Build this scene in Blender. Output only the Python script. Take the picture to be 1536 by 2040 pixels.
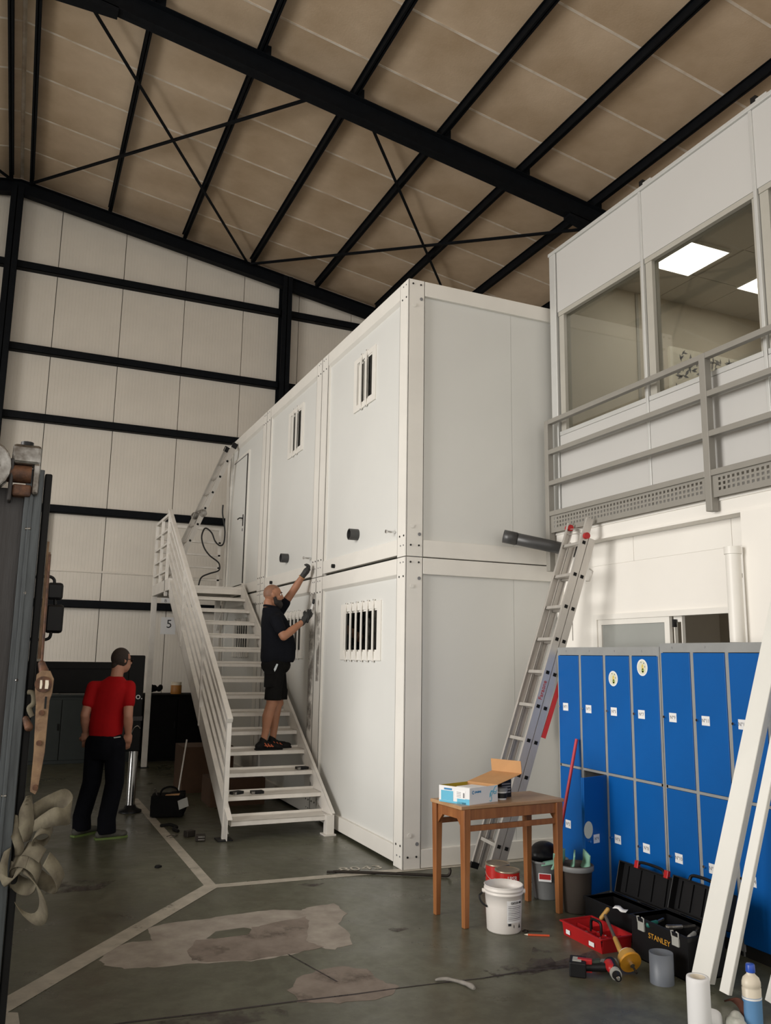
import bpy, bmesh, math, random
from mathutils import Vector, Matrix
random.seed(7)
S = bpy.context.scene
COL = S.collection
for _o in list(bpy.data.objects):
    bpy.data.objects.remove(_o)

# ------------------------------------------------------------------ camera
CAM_POS = Vector((-3.0683, -6.4984, 1.7293))
YAW, PITCH, ROLL, FPX = 0.41553218, 0.17313989, 0.01549397, 1646.607
_f = Vector((math.sin(YAW) * math.cos(PITCH), math.cos(YAW) * math.cos(PITCH), math.sin(PITCH)))
_r = Vector((math.cos(YAW), -math.sin(YAW), 0))
_u = _r.cross(_f)
_r2 = _r * math.cos(ROLL) + _u * math.sin(ROLL)
_u2 = _u * math.cos(ROLL) - _r * math.sin(ROLL)
cd = bpy.data.cameras.new('camera')
cd.sensor_fit = 'VERTICAL'
cd.sensor_height = 24.0
cd.lens = FPX / 2040 * 24.0
cd.clip_start = 0.05
cd.clip_end = 200
cam = bpy.data.objects.new('camera', cd)
COL.objects.link(cam)
mw = Matrix.Identity(4)
for _i in range(3):
    mw[_i][0], mw[_i][1], mw[_i][2], mw[_i][3] = _r2[_i], _u2[_i], -_f[_i], CAM_POS[_i]
cam.matrix_world = mw
S.camera = cam

# ------------------------------------------------------------------ world, light, exposure
W = bpy.data.worlds.new('hall_daylight')
S.world = W
W.use_nodes = True
_bg = W.node_tree.nodes['Background']
_bg.inputs[0].default_value = (1.0, 0.95, 0.88, 1)
_bg.inputs[1].default_value = 0.95


def area_light(name, loc, target, sx, sy, power, color=(1, 1, 1)):
    ld = bpy.data.lights.new(name, 'AREA')
    ld.shape = 'RECTANGLE'
    ld.size, ld.size_y = sx, sy
    ld.energy = power
    ld.color = color
    o = bpy.data.objects.new(name, ld)
    COL.objects.link(o)
    o.location = loc
    d = Vector(target) - Vector(loc)
    o.rotation_euler = d.to_track_quat('-Z', 'Z').to_euler()
    return o


# daylight through the hall's open lorry gate in the left side wall
_gate = area_light('gate_daylight', (-12.0, -2.2, 2.5), (0.0, -0.6, -1.6), 8.0, 4.9, 700, (1.0, 0.97, 0.93))
_gate.data.spread = math.radians(130)      # sky light falls in mostly level and downwards
S.view_settings.view_transform = 'Standard'
S.view_settings.look = 'None'
S.view_settings.gamma = 1.0
S.view_settings.use_curve_mapping = False
S.view_settings.exposure = 0.35


# ------------------------------------------------------------------ materials
def _nodes(name):
    m = bpy.data.materials.new(name)
    m.use_nodes = True
    nt = m.node_tree
    return m, nt, nt.nodes['Principled BSDF']


def mat(name, col, rough=0.5, metal=0.0, var=0.0, vscale=6.0, col2=None, bump=0.0, bscale=60.0, spec=0.5,
        stretch=None, detail=4.0, lo=0.35, hi=0.7, emit=None, estr=0.0, coat=0.0):
    m, nt, b = _nodes(name)
    N, L = nt.nodes, nt.links
    b.inputs['Roughness'].default_value = rough
    b.inputs['Metallic'].default_value = metal
    b.inputs['Specular IOR Level'].default_value = spec
    if coat:
        b.inputs['Coat Weight'].default_value = coat
    c = (*col, 1)
    b.inputs['Base Color'].default_value = c
    if var or col2 or bump:
        tc = N.new('ShaderNodeTexCoord')
        mp = N.new('ShaderNodeMapping')
        L.new(tc.outputs['Object'], mp.inputs[0])
        if stretch:
            mp.inputs['Scale'].default_value = stretch
    if var or col2:
        nz = N.new('ShaderNodeTexNoise')
        nz.inputs['Scale'].default_value = vscale
        nz.inputs['Detail'].default_value = detail
        nz.inputs['Roughness'].default_value = 0.6
        L.new(mp.outputs[0], nz.inputs[0])
        rp = N.new('ShaderNodeValToRGB')
        rp.color_ramp.elements[0].position = lo
        rp.color_ramp.elements[1].position = hi
        rp.color_ramp.elements[0].color = (*(col2 or [x * (1 - var) for x in col]), 1)
        rp.color_ramp.elements[1].color = c
        L.new(nz.outputs[0], rp.inputs[0])
        L.new(rp.outputs[0], b.inputs['Base Color'])
    if bump:
        n2 = N.new('ShaderNodeTexNoise')
        n2.inputs['Scale'].default_value = bscale
        n2.inputs['Detail'].default_value = 3
        L.new(mp.outputs[0], n2.inputs[0])
        bp = N.new('ShaderNodeBump')
        bp.inputs['Strength'].default_value = bump
        bp.inputs['Distance'].default_value = 0.01
        L.new(n2.outputs[0], bp.inputs['Height'])
        L.new(bp.outputs[0], b.inputs['Normal'])
    if emit:
        b.inputs['Emission Color'].default_value = (*emit, 1)
        b.inputs['Emission Strength'].default_value = estr
    return m


def ribbed(name, col, axis, scale, rough=0.5, bump=0.25, var=0.06, vscale=1.2, col2=None):
    """painted sheet with fine pressed ribs running across the given axis"""
    m = mat(name, col, rough, var=var, vscale=vscale, col2=col2)
    nt = m.node_tree
    N, L = nt.nodes, nt.links
    b = N['Principled BSDF']
    tc = N.new('ShaderNodeTexCoord')
    wv = N.new('ShaderNodeTexWave')
    wv.bands_direction = axis
    wv.inputs['Scale'].default_value = scale
    wv.inputs['Distortion'].default_value = 0.0
    L.new(tc.outputs['Object'], wv.inputs[0])
    rp = N.new('ShaderNodeValToRGB')
    rp.color_ramp.elements[0].position = 0.0
    rp.color_ramp.elements[1].position = 0.12
    L.new(wv.outputs[0], rp.inputs[0])
    bp = N.new('ShaderNodeBump')
    bp.inputs['Strength'].default_value = bump
    bp.inputs['Distance'].default_value = 0.006
    L.new(rp.outputs[0], bp.inputs['Height'])
    L.new(bp.outputs[0], b.inputs['Normal'])
    return m


def glassy(name, tint, gloss=0.12, rough=0.03):
    """thin pane: mostly see-through with a mirror-like sheen"""
    m, nt, b = _nodes(name)
    N, L = nt.nodes, nt.links
    tr = N.new('ShaderNodeBsdfTransparent')
    tr.inputs[0].default_value = (*tint, 1)
    gl = N.new('ShaderNodeBsdfGlossy')
    gl.inputs['Roughness'].default_value = rough
    mx = N.new('ShaderNodeMixShader')
    mx.inputs[0].default_value = gloss
    L.new(tr.outputs[0], mx.inputs[1])
    L.new(gl.outputs[0], mx.inputs[2])
    L.new(mx.outputs[0], N['Material Output'].inputs[0])
    return m


def worn(name, col, scale, lo, hi, rough=0.6, col2=None):
    """paint or dirt film that thins out to nothing through a noise pattern"""
    m = mat(name, col, rough, var=0.25, vscale=scale * 1.7, col2=col2)
    nt = m.node_tree
    N, L = nt.nodes, nt.links
    b = N['Principled BSDF']
    tc = N.new('ShaderNodeTexCoord')
    nz = N.new('ShaderNodeTexNoise')
    nz.inputs['Scale'].default_value = scale
    nz.inputs['Detail'].default_value = 6
    nz.inputs['Roughness'].default_value = 0.65
    L.new(tc.outputs['Object'], nz.inputs[0])
    rp = N.new('ShaderNodeValToRGB')
    rp.color_ramp.elements[0].position = lo
    rp.color_ramp.elements[1].position = hi
    L.new(nz.outputs[0], rp.inputs[0])
    L.new(rp.outputs[0], b.inputs['Alpha'])
    return m


M = {}
M['white'] = mat('white_enamel', (.80, .775, .72), .42, var=.05, vscale=3)
M['panel'] = mat('panel_grey_white', (.70, .70, .67), .5, var=.03, vscale=1.2)
M['stair'] = mat('stair_white_paint', (.78, .745, .69), .45, var=.16, vscale=5, lo=.25, hi=.55)
M['wallpanel'] = ribbed('sandwich_wall_sheet', (.80, .745, .66), 'X', 5.6, .55, .30, .10, .9)
M['wallback'] = mat('wall_core_shadow', (.18, .16, .14), .8, var=.1)
M['roofpanel'] = mat('fibre_roof_sheet', (.72, .57, .415), .85, col2=(.42, .30, .185), vscale=.55, detail=6, lo=.3, hi=.68, bump=.15, bscale=40)
M['roofjoint'] = mat('roof_joint_strip', (.84, .77, .68), .9, col2=(.60, .49, .37), vscale=3, lo=.3, hi=.6)
M['steel'] = mat('black_steel_paint', (.006, .0075, .010), .6, var=.3, vscale=9, spec=.12)
M['fascia'] = mat('office_fascia_sheet', (.53, .52, .50), .5, var=.02, vscale=1)
M['alu'] = mat('office_aluminium_profile', (.62, .62, .60), .4, metal=.3, var=.05)
M['framein'] = mat('inner_window_frame', (.42, .40, .35), .5, var=.06)
M['plaster'] = mat('lower_wall_paint', (.83, .80, .745), .6, var=.03, vscale=1.5)
M['offwall'] = mat('office_inner_wall', (.62, .56, .46), .7, var=.04)
M['offceil'] = mat('office_ceiling_board', (.60, .56, .50), .8, var=.05)
M['lamp'] = mat('led_panel_face', (1, .98, .93), .5, emit=(1, .97, .91), estr=7.0)
M['glass'] = glassy('office_glass', (.80, .80, .77), .10)
M['frost'] = mat('grey_frosted_glass', (.33, .34, .32), .25, var=.06, vscale=2)
M['darkglass'] = glassy('module_window_glass', (.35, .36, .35), .10)
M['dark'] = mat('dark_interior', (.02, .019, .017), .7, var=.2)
M['blind'] = mat('dark_roller_blind', (.05, .045, .04), .6, var=.2)
M['railgrey'] = mat('warm_grey_rail_paint', (.27, .255, .225), .45, var=.06)
M['pvc'] = mat('grey_pvc', (.052, .052, .052), .38, var=.12)
M['pvcl'] = mat('light_grey_pvc', (.13, .145, .17), .45, var=.08)
M['black'] = mat('black_plastic', (.007, .007, .008), .45, var=.2, spec=.3)
M['rubber'] = mat('black_rubber', (.008, .008, .008), .75, var=.2, spec=.2)
M['lockblue'] = mat('locker_blue_enamel', (.003, .10, .37), .42, var=.1, vscale=2, spec=.25)
M['lockgrey'] = mat('locker_grey_enamel', (.30, .305, .30), .45, var=.12)
M['chrome'] = mat('bright_chrome', (.75, .75, .75), .18, metal=1.0, var=.05)
M['paper'] = mat('white_paper', (.78, .78, .78), .7, var=.02)
M['ink'] = mat('black_ink', (.015, .015, .018), .7, var=.1)
M['inkg'] = mat('grey_ink', (.22, .22, .23), .7, var=.1)
M['alum'] = mat('ladder_aluminium', (.60, .57, .53), .42, metal=.55, var=.12, vscale=14, stretch=(1, 1, .15))
M['wood'] = mat('orange_varnished_wood', (.34, .135, .042), .45, col2=(.20, .070, .022), vscale=14, stretch=(1, 1, .12), bump=.1)
M['woodtop'] = mat('worn_table_top', (.47, .30, .165), .35, col2=(.34, .19, .09), vscale=7, stretch=(.25, 1, 1))
M['card'] = mat('brown_cardboard', (.50, .27, .115), .8, var=.1, vscale=9)
M['cardd'] = mat('old_brown_cardboard', (.085, .042, .02), .85, var=.2, vscale=7)
M['boxwhite'] = mat('printed_white_carton', (.72, .72, .72), .6, var=.03)
M['boxblue'] = mat('printed_cyan_carton', (.10, .42, .60), .6, var=.05)
M['boxblued'] = mat('printed_blue_ink', (.03, .20, .42), .6, var=.05)
M['yellow'] = mat('yellow_carton_lining', (.45, .33, .02), .7, var=.08)
M['red'] = mat('red_paint_tin', (.55, .022, .018), .35, var=.1)
M['redp'] = mat('red_plastic', (.42, .012, .014), .4, var=.1)
M['redpole'] = mat('red_mop_pole', (.48, .030, .045), .4, var=.35, vscale=20, col2=(.60, .25, .25), lo=.18, hi=.3)
M['tinlid'] = mat('dull_tin_lid', (.38, .31, .23), .35, metal=.6, var=.15)
M['bucket'] = mat('milky_white_plastic', (.74, .70, .66), .4, var=.04, vscale=4)
M['floor'] = None
M['line'] = worn('worn_white_floor_paint', (.50, .46, .385), 5.0, .24, .40, .5, col2=(.36, .33, .275))
M['patch'] = worn('bare_concrete_patch', (.40, .36, .31), 3.2, .24, .36, .75, col2=(.27, .235, .20))
M['patchd'] = worn('dark_damp_patch', (.27, .225, .19), 3.0, .26, .46, .7, col2=(.17, .135, .11))
M['crack'] = worn('dark_floor_crack', (.045, .035, .035), 9.0, .30, .45, .8)
M['stain'] = worn('purple_dark_stain', (.10, .078, .072), 4.5, .44, .80, .6)
M['smear'] = worn('dark_sealant_smear', (.30, .27, .24), 3.0, .42, .75, .6)
M['tan'] = mat('tanned_skin', (.40, .185, .105), .55, var=.14, vscale=12)
M['skin2'] = mat('fair_skin', (.44, .21, .135), .55, var=.1, vscale=12)
M['stubble'] = mat('shaved_scalp', (.27, .135, .082), .6, var=.2, vscale=30)
M['beard'] = mat('dark_beard', (.022, .017, .015), .8, var=.3, vscale=60, bump=.4, bscale=160)
M['hair'] = mat('short_brown_hair', (.035, .022, .016), .8, var=.3, vscale=60, bump=.4, bscale=160)
M['navy'] = mat('navy_black_cotton', (.008, .009, .013), .85, var=.25, vscale=14, bump=.2, bscale=25, spec=.12)
M['shorts'] = mat('black_work_cloth', (.008, .0077, .0075), .85, var=.3, vscale=14, bump=.25, bscale=22, spec=.12)
M['glove'] = mat('grey_black_work_glove', (.035, .035, .034), .7, var=.3, vscale=30)
M['redshirt'] = mat('red_cotton', (.36, .006, .008), .8, var=.16, vscale=7, bump=.25, bscale=16, spec=.12)
M['jeans'] = mat('dark_navy_denim', (.0035, .004, .007), .85, var=.3, vscale=12, bump=.25, bscale=20, spec=.12)
M['shoe'] = mat('black_shoe_mesh', (.012, .011, .011), .6, var=.2, vscale=40, spec=.12)
M['orange'] = mat('orange_shoe_stripe', (.50, .10, .03), .6, var=.1)
M['greensole'] = mat('lime_sole', (.11, .17, .035), .6, var=.1)
M['shoegrey'] = mat('grey_green_shoe', (.075, .072, .058), .7, var=.2)
M['truckgrey'] = mat('scratched_grey_steel', (.042, .040, .040), .5, metal=.2, col2=(.024, .020, .019), vscale=9, stretch=(3, 3, .3), bump=.2, bscale=40)
M['truckblue'] = mat('worn_blue_grey_steel', (.085, .098, .105), .45, metal=.2, col2=(.04, .046, .05), vscale=16, stretch=(3, 3, .22), bump=.25, bscale=30)
M['truckdark'] = mat('dark_truck_paint', (.007, .007, .007), .6, var=.3, spec=.2)
M['rust'] = mat('rusty_brown_steel', (.17, .075, .035), .6, metal=.2, col2=(.05, .025, .017), vscale=22, bump=.3, bscale=60)
M['greasy'] = mat('greasy_bright_steel', (.36, .35, .33), .25, metal=.8, col2=(.10, .085, .07), vscale=14, bump=.3, bscale=30)
M['brass'] = mat('rusty_tan_handle', (.26, .165, .085), .55, metal=.25, col2=(.12, .065, .035), vscale=12, bump=.2, bscale=50)
M['web'] = ribbed('beige_webbing', (.165, .145, .098), 'X', 60, .9, .4, .25, 14, col2=(.085, .070, .047))
M['dgreen'] = mat('dark_green_cabinet', (.016, .021, .019), .7, var=.2)
M['jar'] = mat('orange_jar', (.42, .18, .035), .4, var=.1)
M['cloth'] = mat('black_cloth', (.006, .006, .006), .9, var=.3, bump=.3, bscale=30, spec=.12)
M['mint'] = mat('mint_green_sponge', (.25, .48, .36), .8, var=.1, vscale=20)
M['binbrown'] = mat('brown_grey_plastic', (.085, .070, .060), .5, var=.12)
M['mopgrey'] = mat('grey_bucket_plastic', (.20, .205, .205), .5, var=.1)
M['gold'] = mat('amber_tool_yellow', (.60, .27, .02), .45, var=.15, vscale=18)
M['stanley'] = mat('amber_lettering', (.62, .30, .03), .5, var=.05)
M['handle'] = mat('yellow_handle_grip', (.48, .27, .06), .5, var=.15)
M['toolgrey'] = mat('grey_latch_plastic', (.38, .38, .35), .5, var=.08)
M['teal'] = mat('dark_teal_tool', (.015, .14, .11), .5, var=.1)
M['olive'] = mat('dark_green_rubber', (.028, .04, .028), .6, var=.2)
M['profile'] = mat('cream_white_profile', (.70, .69, .64), .42, var=.05, vscale=4)
M['tissue'] = mat('white_paper_roll', (.74, .74, .74), .85, var=.02)
M['ivory'] = mat('ivory_bottle_plastic', (.68, .61, .49), .4, var=.04)
M['capblue'] = mat('blue_bottle_cap', (.02, .075, .42), .35, var=.05)
M['labblue'] = mat('pale_blue_label', (.11, .26, .48), .5, var=.08)
M['rag'] = mat('dirty_white_rag', (.58, .57, .52), .9, col2=(.30, .31, .27), vscale=9, bump=.4, bscale=25)
M['ragbrown'] = mat('brown_red_cloth', (.11, .035, .02), .85, var=.2)
M['iron'] = mat('dark_forged_iron', (.035, .028, .022), .5, metal=.5, var=.3)
M['hose'] = mat('black_cable_jacket', (.016, .016, .016), .5, var=.2)
M['sticker'] = mat('cream_round_sticker', (.66, .66, .52), .6, var=.05)
M['stickgreen'] = mat('sticker_leaf_green', (.36, .46, .12), .6, var=.2, vscale=40)
M['stickyel'] = mat('sticker_soft_yellow', (.72, .58, .16), .6, var=.2, vscale=40)
M['canvas'] = mat('printed_canvas', (.80, .75, .63), .8, var=.05)
M['orangep'] = mat('orange_pencil_paint', (.62, .085, .025), .45, var=.08)
M['scrap'] = mat('grey_paper_scrap', (.30, .28, .25), .9, var=.25, vscale=20)
M['tag'] = mat('white_pocket_tag', (.55, .6, .62), .5, var=.05)

# green painted concrete floor
_m, _nt, _b = _nodes('green_painted_concrete')
M['floor'] = _m
_N, _L = _nt.nodes, _nt.links
_tc = _N.new('ShaderNodeTexCoord')


def _noise(scale, detail, lo, hi, c0, c1, rough=.6):
    n = _N.new('ShaderNodeTexNoise')
    n.inputs['Scale'].default_value = scale
    n.inputs['Detail'].default_value = detail
    n.inputs['Roughness'].default_value = rough
    _L.new(_tc.outputs['Object'], n.inputs[0])
    r = _N.new('ShaderNodeValToRGB')
    r.color_ramp.elements[0].position, r.color_ramp.elements[1].position = lo, hi
    r.color_ramp.elements[0].color, r.color_ramp.elements[1].color = c0, c1
    _L.new(n.outputs[0], r.inputs[0])
    return r


_r1 = _noise(.9, 6, .3, .72, (.080, .082, .057, 1), (.135, .138, .097, 1))
_r2_ = _noise(9, 6, .42, .60, (.55, .50, .46, 1), (1, 1, 1, 1), .7)
_mx = _N.new('ShaderNodeMixRGB')
_mx.blend_type = 'MULTIPLY'
_mx.inputs[0].default_value = .55
_L.new(_r1.outputs[0], _mx.inputs[1])
_L.new(_r2_.outputs[0], _mx.inputs[2])
_L.new(_mx.outputs[0], _b.inputs['Base Color'])
_r3 = _noise(2.2, 5, .3, .7, (.24, .24, .24, 1), (.46, .46, .46, 1))
_L.new(_r3.outputs[0], _b.inputs['Roughness'])
_b.inputs['Specular IOR Level'].default_value = .4
_bn = _N.new('ShaderNodeTexNoise')
_bn.inputs['Scale'].default_value = 14
_bn.inputs['Detail'].default_value = 5
_L.new(_tc.outputs['Object'], _bn.inputs[0])
_bp = _N.new('ShaderNodeBump')
_bp.inputs['Strength'].default_value = .12
_bp.inputs['Distance'].default_value = .01
_L.new(_bn.outputs[0], _bp.inputs['Height'])
_L.new(_bp.outputs[0], _b.inputs['Normal'])

# ------------------------------------------------------------------ mesh helpers
WORLD = {}          # object -> world origin (all parenting here is translation only)


def tag(o, label=None, cat=None, group=None, kind=None):
    if label:
        o['label'] = label
    if cat:
        o['category'] = cat
    if group:
        o['group'] = group
    if kind:
        o['kind'] = kind
    return o


def link(o, world, parent=None):
    COL.objects.link(o)
    world = Vector(world)
    WORLD[o] = world
    if parent is not None:
        o.parent = parent
        o.location = world - WORLD[parent]
    else:
        o.location = world
    return o


def thing(name, loc, label, cat, group=None):
    o = bpy.data.objects.new(name, None)
    o.empty_display_size = .1
    link(o, loc)
    return tag(o, label, cat, group)


def frame_axes(d, up=(0, 0, 1)):
    d = Vector(d).normalized()
    up = Vector(up)
    s = d.cross(up)
    if s.length < 1e-5:
        up = Vector((0, 1, 0))
        s = d.cross(up)
    s.normalize()
    return d, s, s.cross(d)


class MB:
    def __init__(self):
        self.v, self.f, self.sm = [], [], []

    def _add(self, vs, fs, smooth=False):
        n = len(self.v)
        self.v += [Vector(p) for p in vs]
        self.f += [tuple(i + n for i in f) for f in fs]
        self.sm += [smooth] * len(fs)
        return self

    def box(self, x0, x1, y0, y1, z0, z1):
        vs = [(x, y, z) for x in (x0, x1) for y in (y0, y1) for z in (z0, z1)]
        return self._add(vs, [(0, 1, 3, 2), (4, 6, 7, 5), (0, 4, 5, 1), (2, 3, 7, 6), (0, 2, 6, 4), (1, 5, 7, 3)])

    def obox(self, c, ax, ay, az):
        """oriented box: centre and three half-extent vectors"""
        c, ax, ay, az = Vector(c), Vector(ax), Vector(ay), Vector(az)
        vs = [c + ax * a + ay * b + az * d for a in (-1, 1) for b in (-1, 1) for d in (-1, 1)]
        return self._add(vs, [(0, 1, 3, 2), (4, 6, 7, 5), (0, 4, 5, 1), (2, 3, 7, 6), (0, 2, 6, 4), (1, 5, 7, 3)])

    def bar(self, p, q, w, h, up=(0, 0, 1)):
        p, q = Vector(p), Vector(q)
        d, s, u = frame_axes(q - p, up)
        return self.obox((p + q) / 2, (q - p) / 2, s * (w / 2), u * (h / 2))

    def cyl(self, p, q, r0, r1=None, n=16, caps=True, smooth=True):
        p, q = Vector(p), Vector(q)
        r1 = r0 if r1 is None else r1
        d, s, u = frame_axes(q - p)
        vs = []
        for c, r in ((p, r0), (q, r1)):
            for i in range(n):
                a = 2 * math.pi * i / n
                vs.append(c + s * (r * math.cos(a)) + u * (r * math.sin(a)))
        self._add(vs, [(i, (i + 1) % n, n + (i + 1) % n, n + i) for i in range(n)], smooth)
        if caps:
            self._add(vs[:n], [tuple(range(n - 1, -1, -1))])
            self._add(vs[n:], [tuple(range(n))])
        return self

    def tube(self, pts, r, n=8, smooth=True):
        pts = [Vector(p) for p in pts]
        vs = []
        side = None
        for i, p in enumerate(pts):
            d = (pts[min(i + 1, len(pts) - 1)] - pts[max(i - 1, 0)]).normalized()
            if side is None:
                _, side, _u3 = frame_axes(d)
            side = (side - d * side.dot(d)).normalized()
            up = side.cross(d)
            rr = r[i] if isinstance(r, (list, tuple)) else r
            for k in range(n):
                a = 2 * math.pi * k / n
                vs.append(p + side * (rr * math.cos(a)) + up * (rr * math.sin(a)))
        fs = [(i * n + k, i * n + (k + 1) % n, (i + 1) * n + (k + 1) % n, (i + 1) * n + k)
              for i in range(len(pts) - 1) for k in range(n)]
        self._add(vs, fs, smooth)
        m = len(pts)
        self._add(vs[:n], [tuple(range(n - 1, -1, -1))])
        self._add(vs[(m - 1) * n:], [tuple(range(n))])
        return self

    def lathe(self, c, prof, n=24, smooth=True, sx=1.0, sy=1.0, caps=True):
        c = Vector(c)
        vs = []
        for r, z in prof:
            for k in range(n):
                a = 2 * math.pi * k / n
                vs.append(c + Vector((r * math.cos(a) * sx, r * math.sin(a) * sy, z)))
        fs = [(i * n + k, i * n + (k + 1) % n, (i + 1) * n + (k + 1) % n, (i + 1) * n + k)
              for i in range(len(prof) - 1) for k in range(n)]
        self._add(vs, fs, smooth)
        if caps and prof[0][0] > 1e-6:
            self._add(vs[:n], [tuple(range(n - 1, -1, -1))])
        if caps and prof[-1][0] > 1e-6:
            self._add(vs[-n:], [tuple(range(n))])
        return self

    def loft(self, secs, ang=0.0, n=24, flat=2.4):
        """closed body through horizontal rounded sections (cx, cy, z, half depth, half width)"""
        vs = []
        ca, sa = math.cos(ang), math.sin(ang)
        for cx, cy, z, d, w in secs:
            for k in range(n):
                a = 2 * math.pi * k / n
                c_, s_ = math.cos(a), math.sin(a)
                x = d * math.copysign(abs(c_) ** (2 / flat), c_)
                y = w * math.copysign(abs(s_) ** (2 / flat), s_)
                vs.append(Vector((cx + x * ca - y * sa, cy + x * sa + y * ca, z)))
        m = len(secs)
        self._add(vs, [(i * n + k, i * n + (k + 1) % n, (i + 1) * n + (k + 1) % n, (i + 1) * n + k) for i in range(m - 1) for k in range(n)], True)
        self._add(vs[:n], [tuple(range(n - 1, -1, -1))])
        self._add(vs[-n:], [tuple(range(n))])
        return self

    def prism(self, poly, vec):
        poly = [Vector(p) for p in poly]
        vec = Vector(vec)
        n = len(poly)
        vs = poly + [p + vec for p in poly]
        fs = [tuple(range(n - 1, -1, -1)), tuple(range(n, 2 * n))]
        fs += [(i, (i + 1) % n, n + (i + 1) % n, n + i) for i in range(n)]
        return self._add(vs, fs)

    def ring(self, outer, inner, vec):
        """frame: two loops of equal length, extruded"""
        outer, inner = [Vector(p) for p in outer], [Vector(p) for p in inner]
        vec = Vector(vec)
        n = len(outer)
        vs = outer + inner + [p + vec for p in outer] + [p + vec for p in inner]
        fs = []
        for i in range(n):
            j = (i + 1) % n
            fs += [(i, j, n + j, n + i), (2 * n + i, 3 * n + i, 3 * n + j, 2 * n + j),
                   (i, 2 * n + i, 2 * n + j, j), (n + i, n + j, 3 * n + j, 3 * n + i)]
        return self._add(vs, fs)

    def ball(self, c, r, nu=16, nv=10, rot=None):
        c = Vector(c)
        r = r if isinstance(r, (tuple, list)) else (r, r, r)
        vs = []
        for i in range(1, nv):
            t = math.pi * i / nv
            for k in range(nu):
                a = 2 * math.pi * k / nu
                p = Vector((r[0] * math.sin(t) * math.cos(a), r[1] * math.sin(t) * math.sin(a), r[2] * math.cos(t)))
                vs.append(c + (rot @ p if rot else p))
        p0, p1 = Vector((0, 0, r[2])), Vector((0, 0, -r[2]))
        vs.append(c + (rot @ p0 if rot else p0))
        vs.append(c + (rot @ p1 if rot else p1))
        fs = [(i * nu + k, (i + 1) * nu + k, (i + 1) * nu + (k + 1) % nu, i * nu + (k + 1) % nu)
              for i in range(nv - 2) for k in range(nu)]
        a, b = len(vs) - 2, len(vs) - 1
        fs += [(a, k, (k + 1) % nu) for k in range(nu)]
        fs += [(b, (nv - 2) * nu + (k + 1) % nu, (nv - 2) * nu + k) for k in range(nu)]
        return self._add(vs, fs, True)

    def cap(self, p, q, r0, r1=None):
        """tapered capsule, closed"""
        p, q = Vector(p), Vector(q)
        r1 = r0 if r1 is None else r1
        self.ball(p, r0, 12, 8)
        self.ball(q, r1, 12, 8)
        if (q - p).length > 1e-4:
            self.cyl(p, q, r0, r1, 12)
        return self

    def ribbon(self, pts, wid, th=.002, closed=False):
        """webbing: centre points and half-width vectors"""
        n = len(pts)
        pts = [Vector(p) for p in pts]
        wid = [Vector(w) for w in wid] if isinstance(wid[0], (tuple, list, Vector)) else [Vector(wid)] * n
        vs = []
        for i in range(n):
            d = (pts[(i + 1) % n if closed else min(i + 1, n - 1)] - pts[i - 1 if closed else max(i - 1, 0)]).normalized()
            nn = d.cross(wid[i]).normalized() * th
            vs += [pts[i] - wid[i] - nn, pts[i] + wid[i] - nn, pts[i] + wid[i] + nn, pts[i] - wid[i] + nn]
        fs = []
        for i in range(n if closed else n - 1):
            j = (i + 1) % n
            for k in range(4):
                fs.append((i * 4 + k, i * 4 + (k + 1) % 4, j * 4 + (k + 1) % 4, j * 4 + k))
        if not closed:
            fs += [(3, 2, 1, 0), ((n - 1) * 4, (n - 1) * 4 + 1, (n - 1) * 4 + 2, (n - 1) * 4 + 3)]
        return self._add(vs, fs, True)

    def mesh(self, name, material, origin):
        me = bpy.data.meshes.new(name)
        me.from_pydata([p - origin for p in self.v], [], self.f)
        me.polygons.foreach_set('use_smooth', self.sm)
        bm = bmesh.new()
        bm.from_mesh(me)
        bmesh.ops.recalc_face_normals(bm, faces=bm.faces)
        bm.to_mesh(me)
        bm.free()
        me.materials.append(material)
        me.update()
        return me

    def build(self, name, material, parent=None, bevel=0.0, at=None):
        if isinstance(material, str):
            material = M[material]
        if at is None:
            lo = [min(p[i] for p in self.v) for i in range(3)]
            hi = [max(p[i] for p in self.v) for i in range(3)]
            at = Vector([(a + b) / 2 for a, b in zip(lo, hi)])
            if parent is None:
                at.z = lo[2]
        at = Vector(at)
        o = bpy.data.objects.new(name, self.mesh(name, material, at))
        link(o, at, parent)
        if bevel:
            md = o.modifiers.new('edge', 'BEVEL')
            md.width = bevel
            md.segments = 2
            md.limit_method = 'ANGLE'
        return o


def inst(src, loc, parent=None):
    """another copy of a mesh object at a world place, sharing its mesh"""
    o = src.copy()
    return link(o, loc, parent)


def box(name, m, x0, x1, y0, y1, z0, z1, parent=None, bevel=0.0):
    return MB().box(x0, x1, y0, y1, z0, z1).build(name, m, parent, bevel)


def remeshed(mb, name, material, parent, voxel, smooth=4, decimate=None):
    """melt overlapping closed shapes into one continuous skin"""
    at = sum((p for p in mb.v), Vector()) / len(mb.v)
    me = mb.mesh(name + '_src', M[material] if isinstance(material, str) else material, at)
    t = bpy.data.objects.new(name + '_src', me)
    COL.objects.link(t)
    r = t.modifiers.new('r', 'REMESH')
    r.mode = 'VOXEL'
    r.voxel_size = voxel
    r.use_smooth_shade = True
    s = t.modifiers.new('s', 'SMOOTH')
    s.factor = .5
    s.iterations = smooth
    dg = bpy.context.evaluated_depsgraph_get()
    new = bpy.data.meshes.new_from_object(t.evaluated_get(dg))
    new.name = name
    bpy.data.objects.remove(t)
    if not new.materials:
        new.materials.append(M[material])
    new.polygons.foreach_set('use_smooth', [True] * len(new.polygons))
    o = bpy.data.objects.new(name, new)
    return link(o, at, parent)


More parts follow.
